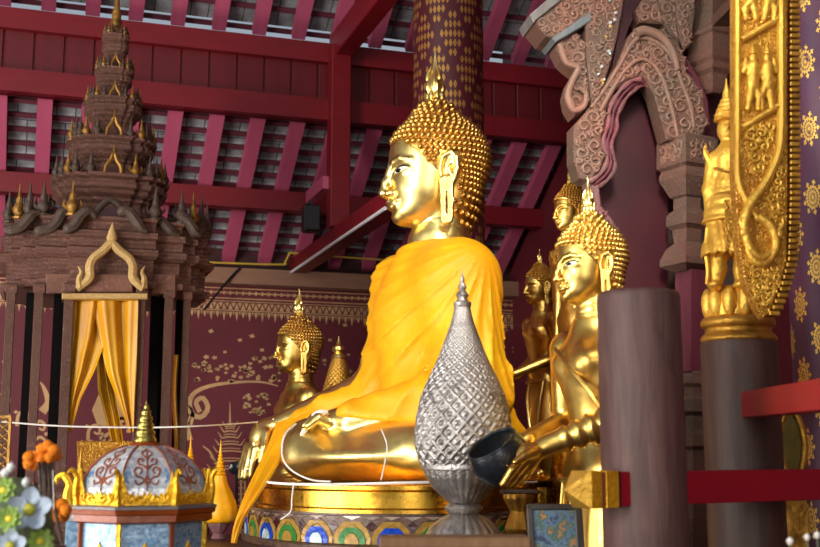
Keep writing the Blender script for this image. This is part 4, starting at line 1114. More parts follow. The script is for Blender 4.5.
# ------------------------------------------------------------------ carved wooden shrine with a tiered spire
def redent(w, a0=.40, a1=.67, b1=.9, b2=.8):
    q = [(1, a0), (b1, a0), (b1, a1), (b2, a1), (b2, b2), (a1, b2), (a1, b1), (a0, b1), (a0, 1)]
    out = []
    for k in range(4):
        c, s = [(1, 0), (0, 1), (-1, 0), (0, -1)][k]
        out += [((x*c-y*s)*w, (x*s+y*c)*w) for x, y in q]
    return out
def antefix_mesh(h, gold=False):
    m = MB(); m.lathe([(.16*h, 0), (.17*h, .06*h), (.11*h, .1*h), (.17*h, .2*h), (.18*h, .3*h), (.12*h, .4*h), (.09*h, .46*h), (.1*h, .52*h), (.06*h, .64*h), (.035*h, .8*h), (.008*h, 1.0*h)], 8)
    m.tube(spline([(-.14*h, 0, .2*h), (-.24*h, 0, .3*h), (-.2*h, 0, .45*h)], 6), [.05*h, .05*h, .045*h, .035*h, .02*h, .006*h], 5)
    m.tube(spline([(.14*h, 0, .2*h), (.24*h, 0, .3*h), (.2*h, 0, .45*h)], 6), [.05*h, .05*h, .045*h, .035*h, .02*h, .006*h], 5); return m
MATTB = simple('matt_black_timber', (14, 11, 10), .95, 0, .2, 6, .2, 30, 0, .1)  # even matt black of the dark inner posts
FRIEZE = carved('carved_light_frieze', (140, 90, 74), (112, 74, 58), (184, 136, 114), 90, .8, 0, .6, .012)
def shrine():
    t = T('tiered_shrine', 'tall carved wooden shrine with a tiered spire and yellow curtains', 'shrine', 105, 300, 8.5, 0); L = t.L
    Z = lambda y: L(105, y, 0)[2]
    k = lambda y: 1+(300-y)/FPX*.25                                       # farther (higher) parts need a little more size
    def tier(name, rows, mat=PRASAT):
        m = MB(); m.stack([(redent(w*k(y)), Z(y)) for w, y in rows]); return t.part(name, m, mat, smooth=False)
    ent = tier('entablature', [(95, 300), (98, 298), (98, 293), (93, 292), (93, 274), (97, 273), (101, 270), (101, 265), (96, 263), (96, 256), (99, 254), (99, 249), (94, 247), (94, 240), (97, 238), (97, 235), (90, 234)])
    tier('roof_tier', [(84, 235), (66, 232), (42, 228), (40, 212), (44, 209), (44, 206), (50, 203), (50, 200), (54, 198), (54, 193), (51, 192), (51, 190), (56, 188), (56, 185), (50, 184)])
    tier('roof_tier', [(34, 185), (27, 181), (26, 169), (29, 167), (29, 165), (35, 162), (35, 160), (40, 158), (40, 153), (38, 152), (38, 150), (43, 148), (42, 145), (36, 144)])
    tier('roof_tier', [(24, 145), (18, 141), (17, 127), (19, 125), (19, 123), (23, 120), (23, 118), (27, 115), (27, 110), (25, 109), (25, 107), (28, 105), (28, 103), (22, 102)])
    tier('roof_tier', [(16, 103), (12, 99), (12, 90), (14, 88), (14, 86), (17, 84), (17, 79), (16, 78), (16, 76), (19, 74), (19, 71), (14, 70)])
    tier('roof_tier', [(11, 71), (8.5, 67), (8.5, 57), (10, 55), (10, 53), (12.5, 50), (12.5, 45), (11, 44), (11, 42), (13, 40), (13, 36), (10, 34), (7, 32)])
    m = MB(); m.lathe([(6, Z(33)), (7.5, Z(30)), (5, Z(26)), (6, Z(22)), (4.5, Z(17)), (5, Z(13)), (3, Z(6)), (2, Z(-4)), (.4, Z(-22))], 16); t.part('spire_finial', m, GOLDP)
    # leaf finials standing on the corners of every tier
    for (w, y, h, sc) in ((94, 236, 34, 1), (52, 187, 25, 1), (39, 147, 23, 1), (25, 105, 16, 1), (17, 72, 14, 1), (11, 36, 11, 1)):
        me = antefix_mesh(1.0).mesh('leaf_finial', t.S*h); gd = None
        pts = redent(w*k(y)*.985); spots = [p for i, p in enumerate(pts) if i % 9 in (0, 2, 4, 6, 8) and p[1] < .35*w]
        extra = [(0, -w*.98)] if y > 60 else []
        for i, (x, yy) in enumerate(spots):
            mat = GOLDP if (i+int(y)) % 3 == 0 else NAGA
            m2 = me if i == 0 else me.copy(); m2.materials.clear(); m2.materials.append(mat)
            t.inst('leaf_finial', m2, mat, (x, yy, Z(y)), rz=0 if abs(x) < abs(yy) else PI/2, label='gilt-tipped leaf finial' if mat is GOLDP else None)
        mids = [((pts[i][0]+pts[(i+1) % 36][0])/2, (pts[i][1]+pts[(i+1) % 36][1])/2) for i in range(36) if i % 9 in (2, 3, 4, 5)]
        for i, (x, yy) in enumerate([q for q in mids if q[1] < 0]):
            m2 = me.copy(); m2.materials.clear(); m2.materials.append(NAGA); t.inst('leaf_finial', m2, NAGA, (x*.93, yy*.93, Z(y)), rz=0 if abs(x) < abs(yy) else PI/2, scale=.72)
        # small arched dormer in the middle of the front
        if 60 < y < 200:
            q = MB(); s_ = h*.62
            q.tube(spline([(-s_*.5, 0, 0), (-s_*.45, 0, s_*.6), (-s_*.2, 0, s_*1.0), (0, 0, s_*1.5), (s_*.2, 0, s_*1.0), (s_*.45, 0, s_*.6), (s_*.5, 0, 0)], 24), s_*.13, 6)
            q.ball((0, 0, s_*1.6), (s_*.1, s_*.1, s_*.45), 6, 6)
            t.part('dormer_arch', q, GOLDP, loc=[c*t.S for c in (0, -w*k(y)*.97, Z(y))])
    # serpents running up the four roof ridges
    for pts in ([(36, 234), (40, 231), (50, 229), (58, 221), (62, 213), (70, 211), (78, 214)], [(64, 231), (68, 229), (74, 226), (80, 217), (86, 212), (92, 213), (96, 218)], [(4, 231), (12, 230), (20, 228), (28, 220), (34, 214), (42, 213)],
                [(150, 222), (156, 219), (162, 222), (168, 229), (174, 234), (180, 235)], [(178, 217), (184, 218), (190, 224), (196, 233), (202, 235)], [(118, 214), (124, 211), (130, 213), (136, 221), (142, 229), (148, 232)]):
        yy = -101 if 60 < pts[0][0] < 150 else -88
        m = MB(); n = 30; r = 5.4*np.interp(np.linspace(0, 1, n), [0, .15, .7, 1], [.5, 1, 1, .35])
        m.tube(spline([L(px, py, yy) for px, py in pts], n), r, 8); t.part('roof_serpent', m, NAGA)
    # arched centre of the roof tier
    m = MB(); m.tube(spline([L(92, 232, -80), L(94, 216, -80), L(102, 205, -80), L(110, 200, -80), L(118, 205, -80), L(126, 216, -80), L(128, 232, -80)], 30), 3.4, 8); t.part('roof_arch', m, NAGA)
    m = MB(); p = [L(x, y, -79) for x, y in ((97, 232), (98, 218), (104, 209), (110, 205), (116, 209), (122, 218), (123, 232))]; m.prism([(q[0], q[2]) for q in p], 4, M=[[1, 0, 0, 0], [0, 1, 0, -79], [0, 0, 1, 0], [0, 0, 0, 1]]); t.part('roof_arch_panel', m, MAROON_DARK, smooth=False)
    # carved fascia blocks of the entablature (front faces of the steps)
    W = 98
    def front(pxs, y, t_, name, mat, bev=1.0, yb=0):
        q = [L(px, py, y) for px, py in pxs]; m = MB(); m.prism([(c[0], c[2]) for c in q], t_, M=[[1, 0, 0, 0], [0, 1, 0, y], [0, 0, 1, 0], [0, 0, 0, 1]], bev=bev); return t.part(name, m, mat, smooth=False)
    front([(86, 292), (86, 274), (133, 274), (133, 292)], -W-3, 4, 'carved_frieze', FRIEZE)
    front([(46, 293), (46, 273), (74, 273), (74, 293)], -W*.9-3, 4, 'carved_frieze', FRIEZE)
    front([(152, 294), (152, 274), (176, 274), (176, 294)], -W*.9-3, 4, 'carved_frieze', FRIEZE)
    # pale gilded ogee gable with its lintel
    yb = -W-7
    gab = MB(); arch = [(77, 289), (84, 284), (90, 277), (90, 266), (94, 258), (103, 251), (111.5, 244), (120, 251), (129, 258), (133, 266), (133, 277), (138, 284), (143, 289)]
    gab.tube(spline([L(x, y, yb) for x, y in arch], 70), np.concatenate([np.linspace(3, 4.4, 12), np.full(46, 4.2), np.linspace(4.4, 3, 12)]), 8, flat=1, up=(0, 1, 0))
    g = t.part('gable_arch', gab, PALEG, label='pale gilded ogee gable arch')
    gm = MB(); gm.lathe([(3, 0), (5, 2), (3.5, 5), (5, 8), (4, 12), (2.2, 17), (.3, 23)], 12, sy=.6); t.part('gable_finial', gm, PALEG, g, loc=[c*t.S for c in L(111.5, 247, yb)])
    for x, sgn in ((80, -1), (143, 1)):
        gm = MB(); q = [L(x, 288, yb), L(x+sgn*1, 279, yb), L(x-sgn*1, 272, yb), L(x+sgn*2, 266, yb)]; gm.tube(spline(q, 12), np.linspace(4.2, .5, 12), 6); t.part('gable_leaf', gm, PALEG, g)
    front([(62, 299), (62, 293), (148, 293), (148, 299)], -W-7, 7, 'lintel', PALEG)
    # posts
    z0 = Z(540); zt = Z(298)
    for px, y, w in ((69, -W*.98, 8.5), (141.5, -W*.98, 7.5), (39, -W*.88, 8), (169, -W*.88, 8), (11, -W*.78, 8), (187, -W*.78, 7)):
        a = L(px, 300, y); m = MB(); m.box((a[0], y, (z0+zt)/2), (w, w, zt-z0), bev=.6)
        p = t.part('post', m, POSTM, smooth=False)
        m = MB(); m.box((a[0], y, zt-5), (w+3, w+3, 8), bev=1); t.part('post_capital', m, PRASAT, p, smooth=False)
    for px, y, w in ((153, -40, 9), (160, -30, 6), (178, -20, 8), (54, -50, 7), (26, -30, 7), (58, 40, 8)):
        a = L(px, 380, y); m = MB(); m.box((a[0], y, (z0+zt)/2), (w, w, zt-z0)); t.part('inner_post', m, MATTB, smooth=False, label='black inner post')
    front([(77, 441), (77, 472), (137, 472), (137, 441)], -W*.95, 4, 'railing_panel', GILT)
    front([(44, 452), (44, 480), (65, 480), (65, 452)], -W*.85, 4, 'railing_panel', POSTM)
    front([(146, 452), (146, 480), (165, 480), (165, 452)], -W*.85, 4, 'railing_panel', POSTM)
    zg = -t.o0[2]/t.S
    m = MB(); m.stack([(redent(w), z) for w, z in ((112, zg), (112, zg+20), (104, zg+24), (104, Z(505)), (108, Z(500)), (112, Z(494)), (112, Z(488)), (106, Z(484)))]); t.part('base', m, PRASAT, smooth=False)
    # ---- curtains: things hung in the doorway
    def curtain(name, lab, topL, topR, rows, y, nf, amp, ph):
        """rows: [(py, xl, xr)]"""
        c = T(name, lab, 'curtain', 105, 300, 8.5, 0, 'yellow satin curtains in the shrine doorway'); n, mv = 44, 34; G = np.zeros((n, mv, 3))
        ys = np.linspace(rows[0][0], rows[-1][0], n); xl = np.interp(ys, [r[0] for r in rows], [r[1] for r in rows]); xr = np.interp(ys, [r[0] for r in rows], [r[2] for r in rows])
        for i in range(n):
            for j in range(mv):
                v = j/(mv-1); q = c.L(xl[i]+(xr[i]-xl[i])*v, ys[i], y)
                a = amp*min(1, .35+(xr[i]-xl[i])/40)
                G[i, j] = q+V3(0, a*(math.sin(v*nf*2*PI+ph+i*.03)+.4*math.sin(v*nf*4.3*PI+i*.07)), 0)
        m = MB(); m.gridmesh(G); m.gridmesh((G+V3(0, .9, 0))[:, ::-1]); c.part('cloth', m, CURTAIN, angle=80)
        m = MB(); a, b = c.L(topL, rows[0][0]-1, y), c.L(topR, rows[0][0]-1, y); m.tube([a, (a+b)/2, b], 1.0, 6); c.part('hem', m, CURTAIN); return c
    curtain('curtain', 'yellow satin curtain gathered to the left post of the shrine doorway', 73, 113, [(301, 73, 113), (335, 72, 108), (372, 70, 94), (400, 68.5, 80), (432, 66, 71)], -W+3, 1.5, 3.2, .4)
    curtain('curtain', 'yellow satin curtain drawn across to the right post of the shrine doorway', 92, 138, [(301, 92, 138), (335, 99, 137), (372, 107, 136), (400, 118, 135), (432, 129.5, 134)], -W-2, 1.6, 3.4, 1.2)
    curtain('curtain', 'inner yellow curtain hanging behind the opening of the shrine doorway', 96, 112, [(350, 96, 106), (390, 98, 114), (420, 106, 120), (446, 112, 124)], -W+30, 2, 2.4, 2)
    r = T('yellow_ribbon', 'narrow yellow cloth strip hanging beside the right post of the shrine', 'ribbon', 175, 400, 8.6, 0)
    G = np.array([[r.L(173+u*5+1.2*math.sin(py*.06), py, -70+2*math.sin(u*7)) for u in np.linspace(0, 1, 8)] for py in np.linspace(355, 455, 30)]); m = MB(); m.gridmesh(G); m.gridmesh((G+V3(0, .8, 0))[:, ::-1]); r.part('cloth', m, CURTAIN)
    return t
SHRINE = shrine()
# lattice post at the very edge of the picture
t = T('lattice_panel', 'gilded lattice screen panel at the left edge behind the paper flowers', 'screen', 2, 447, 6.2, CAMRZ)
m = MB(); m.box((-6, 0, 0), (2.4, 3, 60)); m.box((7, 0, 0), (2.4, 3, 60)); m.box((0, 0, 30), (15, 3, 2.4)); m.box((0, 0, -30), (15, 3, 2.4)); t.part('frame', m, GOLDP, smooth=False)
m = MB()
for i in range(-3, 4):
    m.tube([(-6, 0, i*9-4.5), (7, 0, i*9+6)], .9, 5); m.tube([(7, .9, i*9-4.5), (-6, .9, i*9+6)], .9, 5)
t.part('lattice', m, GOLDP)
zg_ = -t.o0[2]/t.S; m = MB(); m.box((0, 0, (zg_-31)/2), (12, 6, -31-zg_)); t.part('stand', m, NAGA, smooth=False)
# small black lamp by the hand
t = T('spotlight', 'small round black spotlight against the wall beside the reaching hand', 'lamp', 237, 468, 9.4, CAMRZ)
m = MB(); m.ball((0, 0, 0), 7, 16, 10); t.part('housing', m, BLACK); m = MB(); m.lathe([(6, 0), (6.4, 4), (5.6, 4.4)], 20, M=[[1, 0, 0, -1], [0, 0, -1, -3], [0, 1, 0, 0], [0, 0, 0, 1]]); t.part('lens', m, simple('dark_glass', (40, 44, 50), .1, 0, .1, 6, 0))
m = MB(); m.tube([(0, 0, -6), (0, 1, -20), (0, 2, -130)], 1.6, 8); t.part('stand', m, BLACK)
# ------------------------------------------------------------------ mirrored dome, flowers and other things near the camera
def mirror_mat(name, a, b, cell=60, rough=.12):
    t = NT(name); co = t.coord(); v = t.add('ShaderNodeTexVoronoi'); t.put(v, 'Vector', co); v.inputs['Scale'].default_value = cell
    sx = t.add('ShaderNodeSeparateColor'); t.put(sx, 0, v.outputs['Color'])
    t.set(Base_Color=t.mix(sx.outputs[0], s2l(a), s2l(b)), Metallic=.25, Roughness=rough)
    t.bump(t.math('ADD', sx.outputs[1], t.noise(co, 30, 3)), .35, .006); return t.m
MIRB = mirror_mat('pale_blue_mirror_mosaic', (86, 128, 166), (152, 178, 200), 90, .25)
MIRG = mirror_mat('silver_mirror_mosaic', (160, 168, 178), (220, 220, 220), 60, .2)
BRIGHTG = gold_mat('bright_yellow_gilding', (240, 186, 40), (206, 136, 14), .32, 6, .4, 60, .6)
RUST = simple('rust_red_paint', (146, 76, 48), .5)
ORANGEB = simple('brown_orange_lacquer', (150, 66, 8), .3)
t = T('mirrored_shrine', 'octagonal mirror-mosaic shrine with a ribbed dome and gilded crown', 'shrine', 143, 503, 4.2, CAMRZ+.28); L = t.L
octa = lambda ap: [(ap/math.cos(PI/8)*math.cos(-PI/2+PI/8+i*PI/4), ap/math.cos(PI/8)*math.sin(-PI/2+PI/8+i*PI/4)) for i in range(8)]
zg = -t.o0[2]/t.S
m = MB(); m.stack([(octa(58), zg), (octa(58), -16)]); wl = t.part('wall', m, MIRB, smooth=False)
pv = octa(59)
for i in range(8):
    m = MB(); m.box((pv[i][0], pv[i][1], (-16-130)/2), (4, 4, 114), rz=-PI/2+PI/8+i*PI/4); t.part('corner_strip', m, BRIGHTG if i % 2 else RUST, wl, smooth=False)
for i in range(8):
    a = -PI/2+i*PI/4; m = MB()
    # gilded doorway motif low on each face
    M = np.eye(4); M[:3, :3] = rotz(a+PI/2); M[:3, 3] = (math.cos(a)*58.6, math.sin(a)*58.6, -58)
    m.prism([(-8, -20), (-9, 6), (-5, 14), (0, 24), (5, 14), (9, 6), (8, -20)], 2, M=M @ np.array([[1, 0, 0, 0], [0, 1, 0, -1.2], [0, 0, 1, 0], [0, 0, 0, 1.]]), bev=.5); t.part('wall_motif', m, BRIGHTG, wl, smooth=False)
m = MB(); m.stack([(octa(62), -17), (octa(66), -15), (octa(66), -9), (octa(68.5), -8), (octa(69.5), -4), (octa(68), -3), (octa(67), -1), (octa(63), 0)]); t.part('cornice', m, ORANGEB, smooth=False)
m = MB(); m.stack([(octa(70), -3.4), (octa(70), -1), (octa(65), .6)]); t.part('cornice_lip', m, simple('dull_grey_lip', (112, 104, 106), .35), smooth=False)
dome = [(57, 0), (60, 8), (59.5, 16), (57, 25), (52, 34), (45, 42), (36, 49), (27, 53.5), (17, 56.5)]
m = MB(); m.stack([(octa(r), z) for r, z in dome]); dm = t.part('dome', m, MIRG, smooth=False)
for i in range(8):
    a = -PI/2+PI/8+i*PI/4; c_ = 1/math.cos(PI/8)
    m = MB(); m.tube(spline([((r+.3)*c_*math.cos(a), (r+.3)*c_*math.sin(a), z) for r, z in dome], 24), 1.1, 6); t.part('dome_rib', m, RUST, dm)
def on_gore(i, u, z):
    """u: sideways in units, z: height, on gore i"""
    a = -PI/2+i*PI/4; r = np.interp(z, [d[1] for d in dome], [d[0] for d in dome])+.5
    return (r*math.cos(a)-u*math.sin(a), r*math.sin(a)+u*math.cos(a), z)
for i in range(-2, 3):
    m = MB()
    for s in (-1, 1):
        m.tube(spline([on_gore(i, s*u, z) for u, z in ((0, 20), (5, 26), (10, 28), (12, 33), (8, 36), (5, 33), (7, 30))], 26), 1.1, 5)
        m.tube(spline([on_gore(i, s*u, z) for u, z in ((0, 34), (4, 38), (8, 39), (8.5, 43), (5, 44), (4, 41))], 22), .95, 5)
        m.tube(spline([on_gore(i, s*u, z) for u, z in ((0, 44), (3, 47), (5, 49), (3, 51), (0, 53))], 16), .8, 5)
        m.tube(spline([on_gore(i, s*u, z) for u, z in ((0, 28), (4, 22), (9, 20), (11, 24))], 16), .9, 5)
    m.tube(spline([on_gore(i, 0, z) for z in (14, 24, 36, 46, 54)], 20), .9, 5)
    t.part('scroll_ornament', m, RUST, dm, label='rust red scroll ornament')
    for s in (-1, 1):
        w = [(s*20, 14), (s*22, 24), (s*17, 20), (s*18.5, 30), (s*14, 26), (s*17.5, 36), (s*21.5, 30), (s*24, 14)]
        m = MB(); q = [on_gore(i, u*.98, z) for u, z in w]; c = V3(*np.mean(q, 0)); k = len(q)
        rr = np.array(q); m.add(np.concatenate([rr, rr*V3(.97, .97, 1)]), [tuple(range(k)) if s < 0 else tuple(range(k-1, -1, -1))]+[(a, k+a, k+(a+1) % k, (a+1) % k) for a in range(k)]); t.part('serrated_border', m, MIRB, dm, smooth=False)
for i in range(-3, 4):
    a = -PI/2+i*PI/4; M = np.eye(4); M[:3, :3] = rotz(a+PI/2); M[:3, 3] = (math.cos(a)*63.5, math.sin(a)*63.5, 0)
    m = MB(); half = [(0, 10), (3, 14), (5, 9), (9, 12), (10, 8), (14, 13), (16, 9), (19, 17), (21, 22), (23, 34), (24.5, 24), (26.2, 14), (26.2, 0)]
    m.prism([(-x, z) for x, z in half[::-1]]+half[1:], 2, M=M, bev=.4); cp = t.part('crown_panel', m, BRIGHTG, smooth=False)
    m = MB()
    for s in (-1, 1):
        m.tube(spline([(s*x, -1, z) for x, z in ((2, 3), (8, 3), (11, 7), (7, 9), (5, 6))], 18), 1.0, 5); m.tube(spline([(s*x, -1, z) for x, z in ((14, 2), (19, 5), (20, 11), (16, 10), (17, 6))], 18), .9, 5)
    mm = MB(); mm.merge(m, M); t.part('crown_scroll', mm, BRIGHTG, cp)
for i in range(8):
    a = -PI/2+PI/8+i*PI/4; r = 69
    m = MB(); m.tube(spline([(r*math.cos(a), r*math.sin(a), 0), ((r+2)*math.cos(a), (r+2)*math.sin(a), 14), ((r+1)*math.cos(a), (r+1)*math.sin(a), 26), ((r+6)*math.cos(a), (r+6)*math.sin(a), 33), ((r+11)*math.cos(a), (r+11)*math.sin(a), 30)], 20), np.concatenate([np.linspace(3.4, 2.8, 12), np.linspace(2.7, .8, 8)]), 6); t.part('corner_flame', m, BRIGHTG)
m = MB(); m.lathe([(15, 55), (16, 57), (13, 60), (11, 60.5)], 24); t.part('finial_base', m, ORANGEB)
m = MB(); m.lathe(prof_interp([(10.5, 60), (11, 62), (10, 65), (9, 66), (9.5, 69), (9.6, 71), (7.6, 73), (7.4, 74), (8, 77), (7.6, 79), (6, 80), (6, 81), (6.6, 83.5), (6, 86), (4.6, 87), (4.6, 88), (4.9, 90.5), (4, 92), (2.6, 93.5), (2.4, 96), (1, 99), (.2, 102)], 80), 28); t.part('finial', m, gold_mat('greenish_gilding', (176, 158, 84), (120, 100, 44), .34), angle=60)
# small spired shrine post just behind its left corner
t = T('spired_post', 'short post with a small ringed gilt spire left of the mirrored dome', 'post', 79, 500, 4.5, CAMRZ)
zg = -t.o0[2]/t.S
m = MB(); m.box((0, 0, (zg-20)/2), (19, 19, -20-zg), bev=1); t.part('shaft', m, MIRB, smooth=False)
m = MB(); m.stack([([(-r, -r), (r, -r), (r, r), (-r, r)], z) for r, z in ((10, -20), (12, -17), (12, -13), (8, -8), (7, 8), (5, 14))]); t.part('capital', m, MIRG, smooth=False)
m = MB(); m.lathe(prof_interp([(5, 14), (5.5, 17), (3.6, 20), (4.4, 23), (3, 26), (3.6, 29), (2.4, 32), (2.6, 35), (1.4, 39), (1.2, 43), (.2, 50)], 40), 16); t.part('spire', m, GOLDD)
m = MB(); m.tube(spline([(-6, -9, -14), (-9, -9, 4), (-7, -9, 16), (-13, -9, 24), (-20, -9, 22), (-20, -9, 16)], 26), np.concatenate([np.linspace(5, 4.5, 14), np.linspace(4.4, 1.2, 12)]), 8); t.part('gilded_curl', m, BRIGHTG)

# --- marigolds on their dark holder
def marigold(r, seed):
    m = MB(); rr = random.Random(seed)
    for k in range(130):
        z = 1-2*(k+.5)/130; a = k*2.39996; q = math.sqrt(1-z*z); d = V3(q*math.cos(a), q*math.sin(a), z)
        x = np.cross(d, (.3, .4, 1)); x /= np.linalg.norm(x); y = np.cross(d, x); M = np.eye(4); s = r*.22*(.7+.6*rr.random())
        M[:3, 0] = x*s; M[:3, 1] = y*s; M[:3, 2] = d*s*.7; M[:3, 3] = d*r*(.72+.22*rr.random())
        m.lathe([(.3, -.5), (1.0, .1), (1.1, .5), (.5, .7)], 6, M=M)
    m.ball((0, 0, 0), r*.75, 10, 6); return m
MG = [marigold(1.0, s).mesh('marigold', 1, angle=60) for s in range(3)]
for me in MG: me.materials.append(MARI)
hold = T('offering_sticks', 'bundle of dark wooden sticks holding the marigolds', 'flower holder', 44, 505, 3.7, CAMRZ)
for k, (x0, x1) in enumerate(((-5, -3), (0, 0), (4, 3), (8, 9), (-2, 6))):
    m = MB(); m.tube([hold.L(44+x1*1.4+6, 545, k*2-4), hold.L(46+x0, 505, k*2-4), hold.L(44+x0, 462, k*2-4)], 1.7, 7); hold.part('stick', m, NAGA)
m = MB(); m.lathe([(13, -60), (14, -52), (12, -40)], 20, c=(12, 0, 0)); m.lathe([(16, -hold.o0[2]/hold.S), (16, -62), (13, -60)], 20, c=(12, 0, 0)); hold.part('pot', m, NAGA)
m = MB(); m.tube([hold.L(53, 470, -6), hold.L(53.5, 490, -6), hold.L(54, 510, -6)], .45, 5); hold.part('white_tie', m, WHITE)
cl1 = [(29, 464), (36, 456), (42, 449), (48, 446), (54, 450), (35, 465), (43, 459), (50, 457), (29, 457), (56, 456)]
cl2 = [(56, 509), (62, 504), (66, 510), (57, 516), (64, 516)]
for i, (px, py) in enumerate(cl1+cl2):
    top = i < len(cl1); o = obj('marigold', MG[i % 3], None, None, loc=P(px, py, 3.68+.03*((i*7) % 4)), rot=(i, i*.7, i*1.3)); o.scale = (.019,)*3
    tag(o, 'orange marigold head in the upper cluster on the dark sticks' if top else 'orange marigold head in the lower cluster beside the mirrored dome', 'flower', 'marigolds of the upper cluster' if top else 'marigolds of the lower cluster')
# --- bush of folded paper flowers
PAPW = simple('silver_white_paper', (176, 190, 208), .35, .15, .25, 12, .5, 160); PAPG = simple('pale_green_paper', (160, 190, 96), .5, 0, .3, 10, .3, 60)
PAPD = simple('dull_green_leaf_paper', (104, 116, 84), .5, 0, .4, 5, .6, 24); PAPC = simple('yellow_green_button', (176, 170, 40), .5, 0, .3, 30, .4, 90); PAPY = simple('yellow_paper_centre', (236, 206, 50), .5)
bush = T('flower_mound', 'mound of dull green folded leaves under the paper flowers', 'plant', 4, 530, 3.2, CAMRZ)
m = MB(); r_ = random.Random(9); m.ball((0, 6, -6), (48, 40, 58), 24, 16); bush.part('mound', m, PAPD)
for k in range(46):
    a = r_.uniform(-2.9, .2); e = r_.uniform(-.1, 1.4); d = V3(math.cos(e)*math.cos(a), math.cos(e)*math.sin(a), math.sin(e)); c = d*V3(47, 40, 57)+V3(0, 6, -6)
    x = np.cross(d, (0, 0, 1)); x /= np.linalg.norm(x)+1e-9; y = np.cross(d, x); M = np.eye(4); M[:3, 0] = x; M[:3, 1] = d; M[:3, 2] = -y; M[:3, 3] = c
    m = MB(); s = r_.uniform(9, 13); m.prism([(0, 0), (s*.45, s*.45), (s*.3, s*1.0), (0, s*1.45), (-s*.3, s*1.0), (-s*.45, s*.45)], 1.0, M=M @ np.array([[math.cos(k), 0, math.sin(k), 0], [0, 1, 0, -1.2], [-math.sin(k), 0, math.cos(k), 0], [0, 0, 0, 1]])); bush.part('leaf', m, PAPD, smooth=False)
m = MB(); m.lathe([(30, -bush.o0[2]/bush.S), (34, -240), (38, -80), (44, -50)], 24); bush.part('pot', m, MAROON_DARK)
def flower_thing(px, py, d, s, kind, lab, face=(0, -1, .25)):
    t = T('paper_flower', lab, 'flower', px, py, d, CAMRZ, None)
    n = V3(*face); n /= np.linalg.norm(n); x = np.cross((0, 0, 1), n); x /= np.linalg.norm(x); y = np.cross(n, x); M = np.eye(4); M[:3, 0] = x*s; M[:3, 1] = y*s; M[:3, 2] = n*s
    np_ = 5 if kind == 'white' else 9; mat = PAPW if kind == 'white' else PAPG
    for lay in ((0, 1.0),) if kind == 'white' else ((0, 1.0), (.3, .68)):
        for k in range(np_):
            a = 2*PI*k/np_+lay[0]+.3; G = np.zeros((9, 7, 3)); W = .42 if kind == 'white' else .26
            for i in range(9):
                u = i/8; w = W*math.sin(PI*(.12+.80*u))**.8*lay[1]
                for j in range(7):
                    v = (j/6-.5)*2; r = (.2+.85*u)*lay[1]
                    G[i, j] = (r*math.cos(a)-v*w*math.sin(a), r*math.sin(a)+v*w*math.cos(a), .10+lay[0]*.6+.22*u*u-.12*(1-v*v)*(1-u)+.05*abs(v))
            m = MB(); m.gridmesh(G.transpose(1, 0, 2)); m.gridmesh((G-V3(0, 0, .05))); mm = MB(); mm.merge(m, M); t.part('petal', mm, mat)
    m = MB(); m.ball((0, 0, .2), (.3, .3, .2), 14, 8); mm = MB(); mm.merge(m, M); t.part('button', mm, PAPC if kind == 'white' else PAPY)
    m = MB(); m.tube([n*-1.2*s*.3, n*-1.6*s], s*.07, 6); t.part('stem', m, PAPD); return t
flower_thing(30, 510, 3.04, 21, 'white', 'silver white paper flower with a yellow-green button, largest of the mound', (.15, -1, .2))
flower_thing(4, 491, 3.05, 13, 'green', 'pale green paper flower highest at the left edge', (-.1, -1, .3))
flower_thing(10, 519, 3.0, 13, 'green', 'pale green paper flower with a yellow heart beside the largest white one', (0, -1, .15))
flower_thing(11, 546, 2.98, 16, 'white', 'silver white paper flower cut by the lower edge at left', (0, -1, .2))
flower_thing(40, 541, 3.06, 13, 'green', 'pale green paper flower low on the right of the mound', (.5, -1, .0))
for i, (px, py, w, lab) in enumerate(((11, 467, 4.4, 'white folded bud topmost on the flower mound'), (5, 473, 4.6, 'larger white folded bud near the left edge of the mound'), (26, 482, 4.4, 'white folded bud above the largest white flower'))):
    q = T('paper_bud', lab, 'flower bud', px, py, 3.07, CAMRZ); m = MB(); m.lathe([(.4, -w*1.2), (w*.6, -w*.9), (w, -w*.1), (w*.7, w*.6), (w*.1, w*1.1)], 14); q.part('bud', m, simple('white_paper', (226, 228, 226), .6, 0, .1, 6, .2)); m = MB(); m.tube([(0, 0, -w*1.1), (2, 5, -w*1.8), (3, 12, -w*3.2)], 1, 6); q.part('stem', m, PAPD)

# --- bare plank in front, picture, rail, posts
t = T('plank', 'pale wooden plank across the near foreground', 'plank', 455, 543, 3.3, CAMRZ)
m = MB(); m.box((0, 20, 0), (152, 46, 11), bev=1.6); t.part('board', m, LEDGEW, smooth=False)
zg = -t.o0[2]/t.S
for x in (-62, 62): m = MB(); m.box((x, 20, (zg-6)/2), (9, 9, -6-zg)); t.part('leg', m, LEDGEW, smooth=False)
def picture_mat():
    t = NT('faded_colour_print'); co = t.coord(); n = t.noise(co, 14, 4, .6); n2 = t.noise(t.mapping(co, (1, 1, 1), (0, 0, 0), (3, 1, 5)), 9, 3)
    c = t.ramp(n, [(.36, (40, 60, 96)), (.44, (120, 146, 170)), (.5, (60, 110, 80)), (.56, (216, 150, 84)), (.64, (150, 60, 44))]); t.set(Base_Color=t.mix(t.math('MULTIPLY', n2, .5), c, s2l((100, 112, 126))), Roughness=.25); return t.m
t = T('framed_picture', 'framed colour picture leaning under the red rail end', 'picture', 556, 548, 4.35, CAMRZ+.12)
M = np.eye(4); M[:3, :3] = rotx(-.16)
def pt_(name, mb, mat, **k): mm = MB(); mm.merge(mb, M); return t.part(name, mm, mat, smooth=False, **k)
m = MB(); FRM = wood_mat('grey_brown_frame', (52, 44, 40), (84, 74, 66), .4, 4)
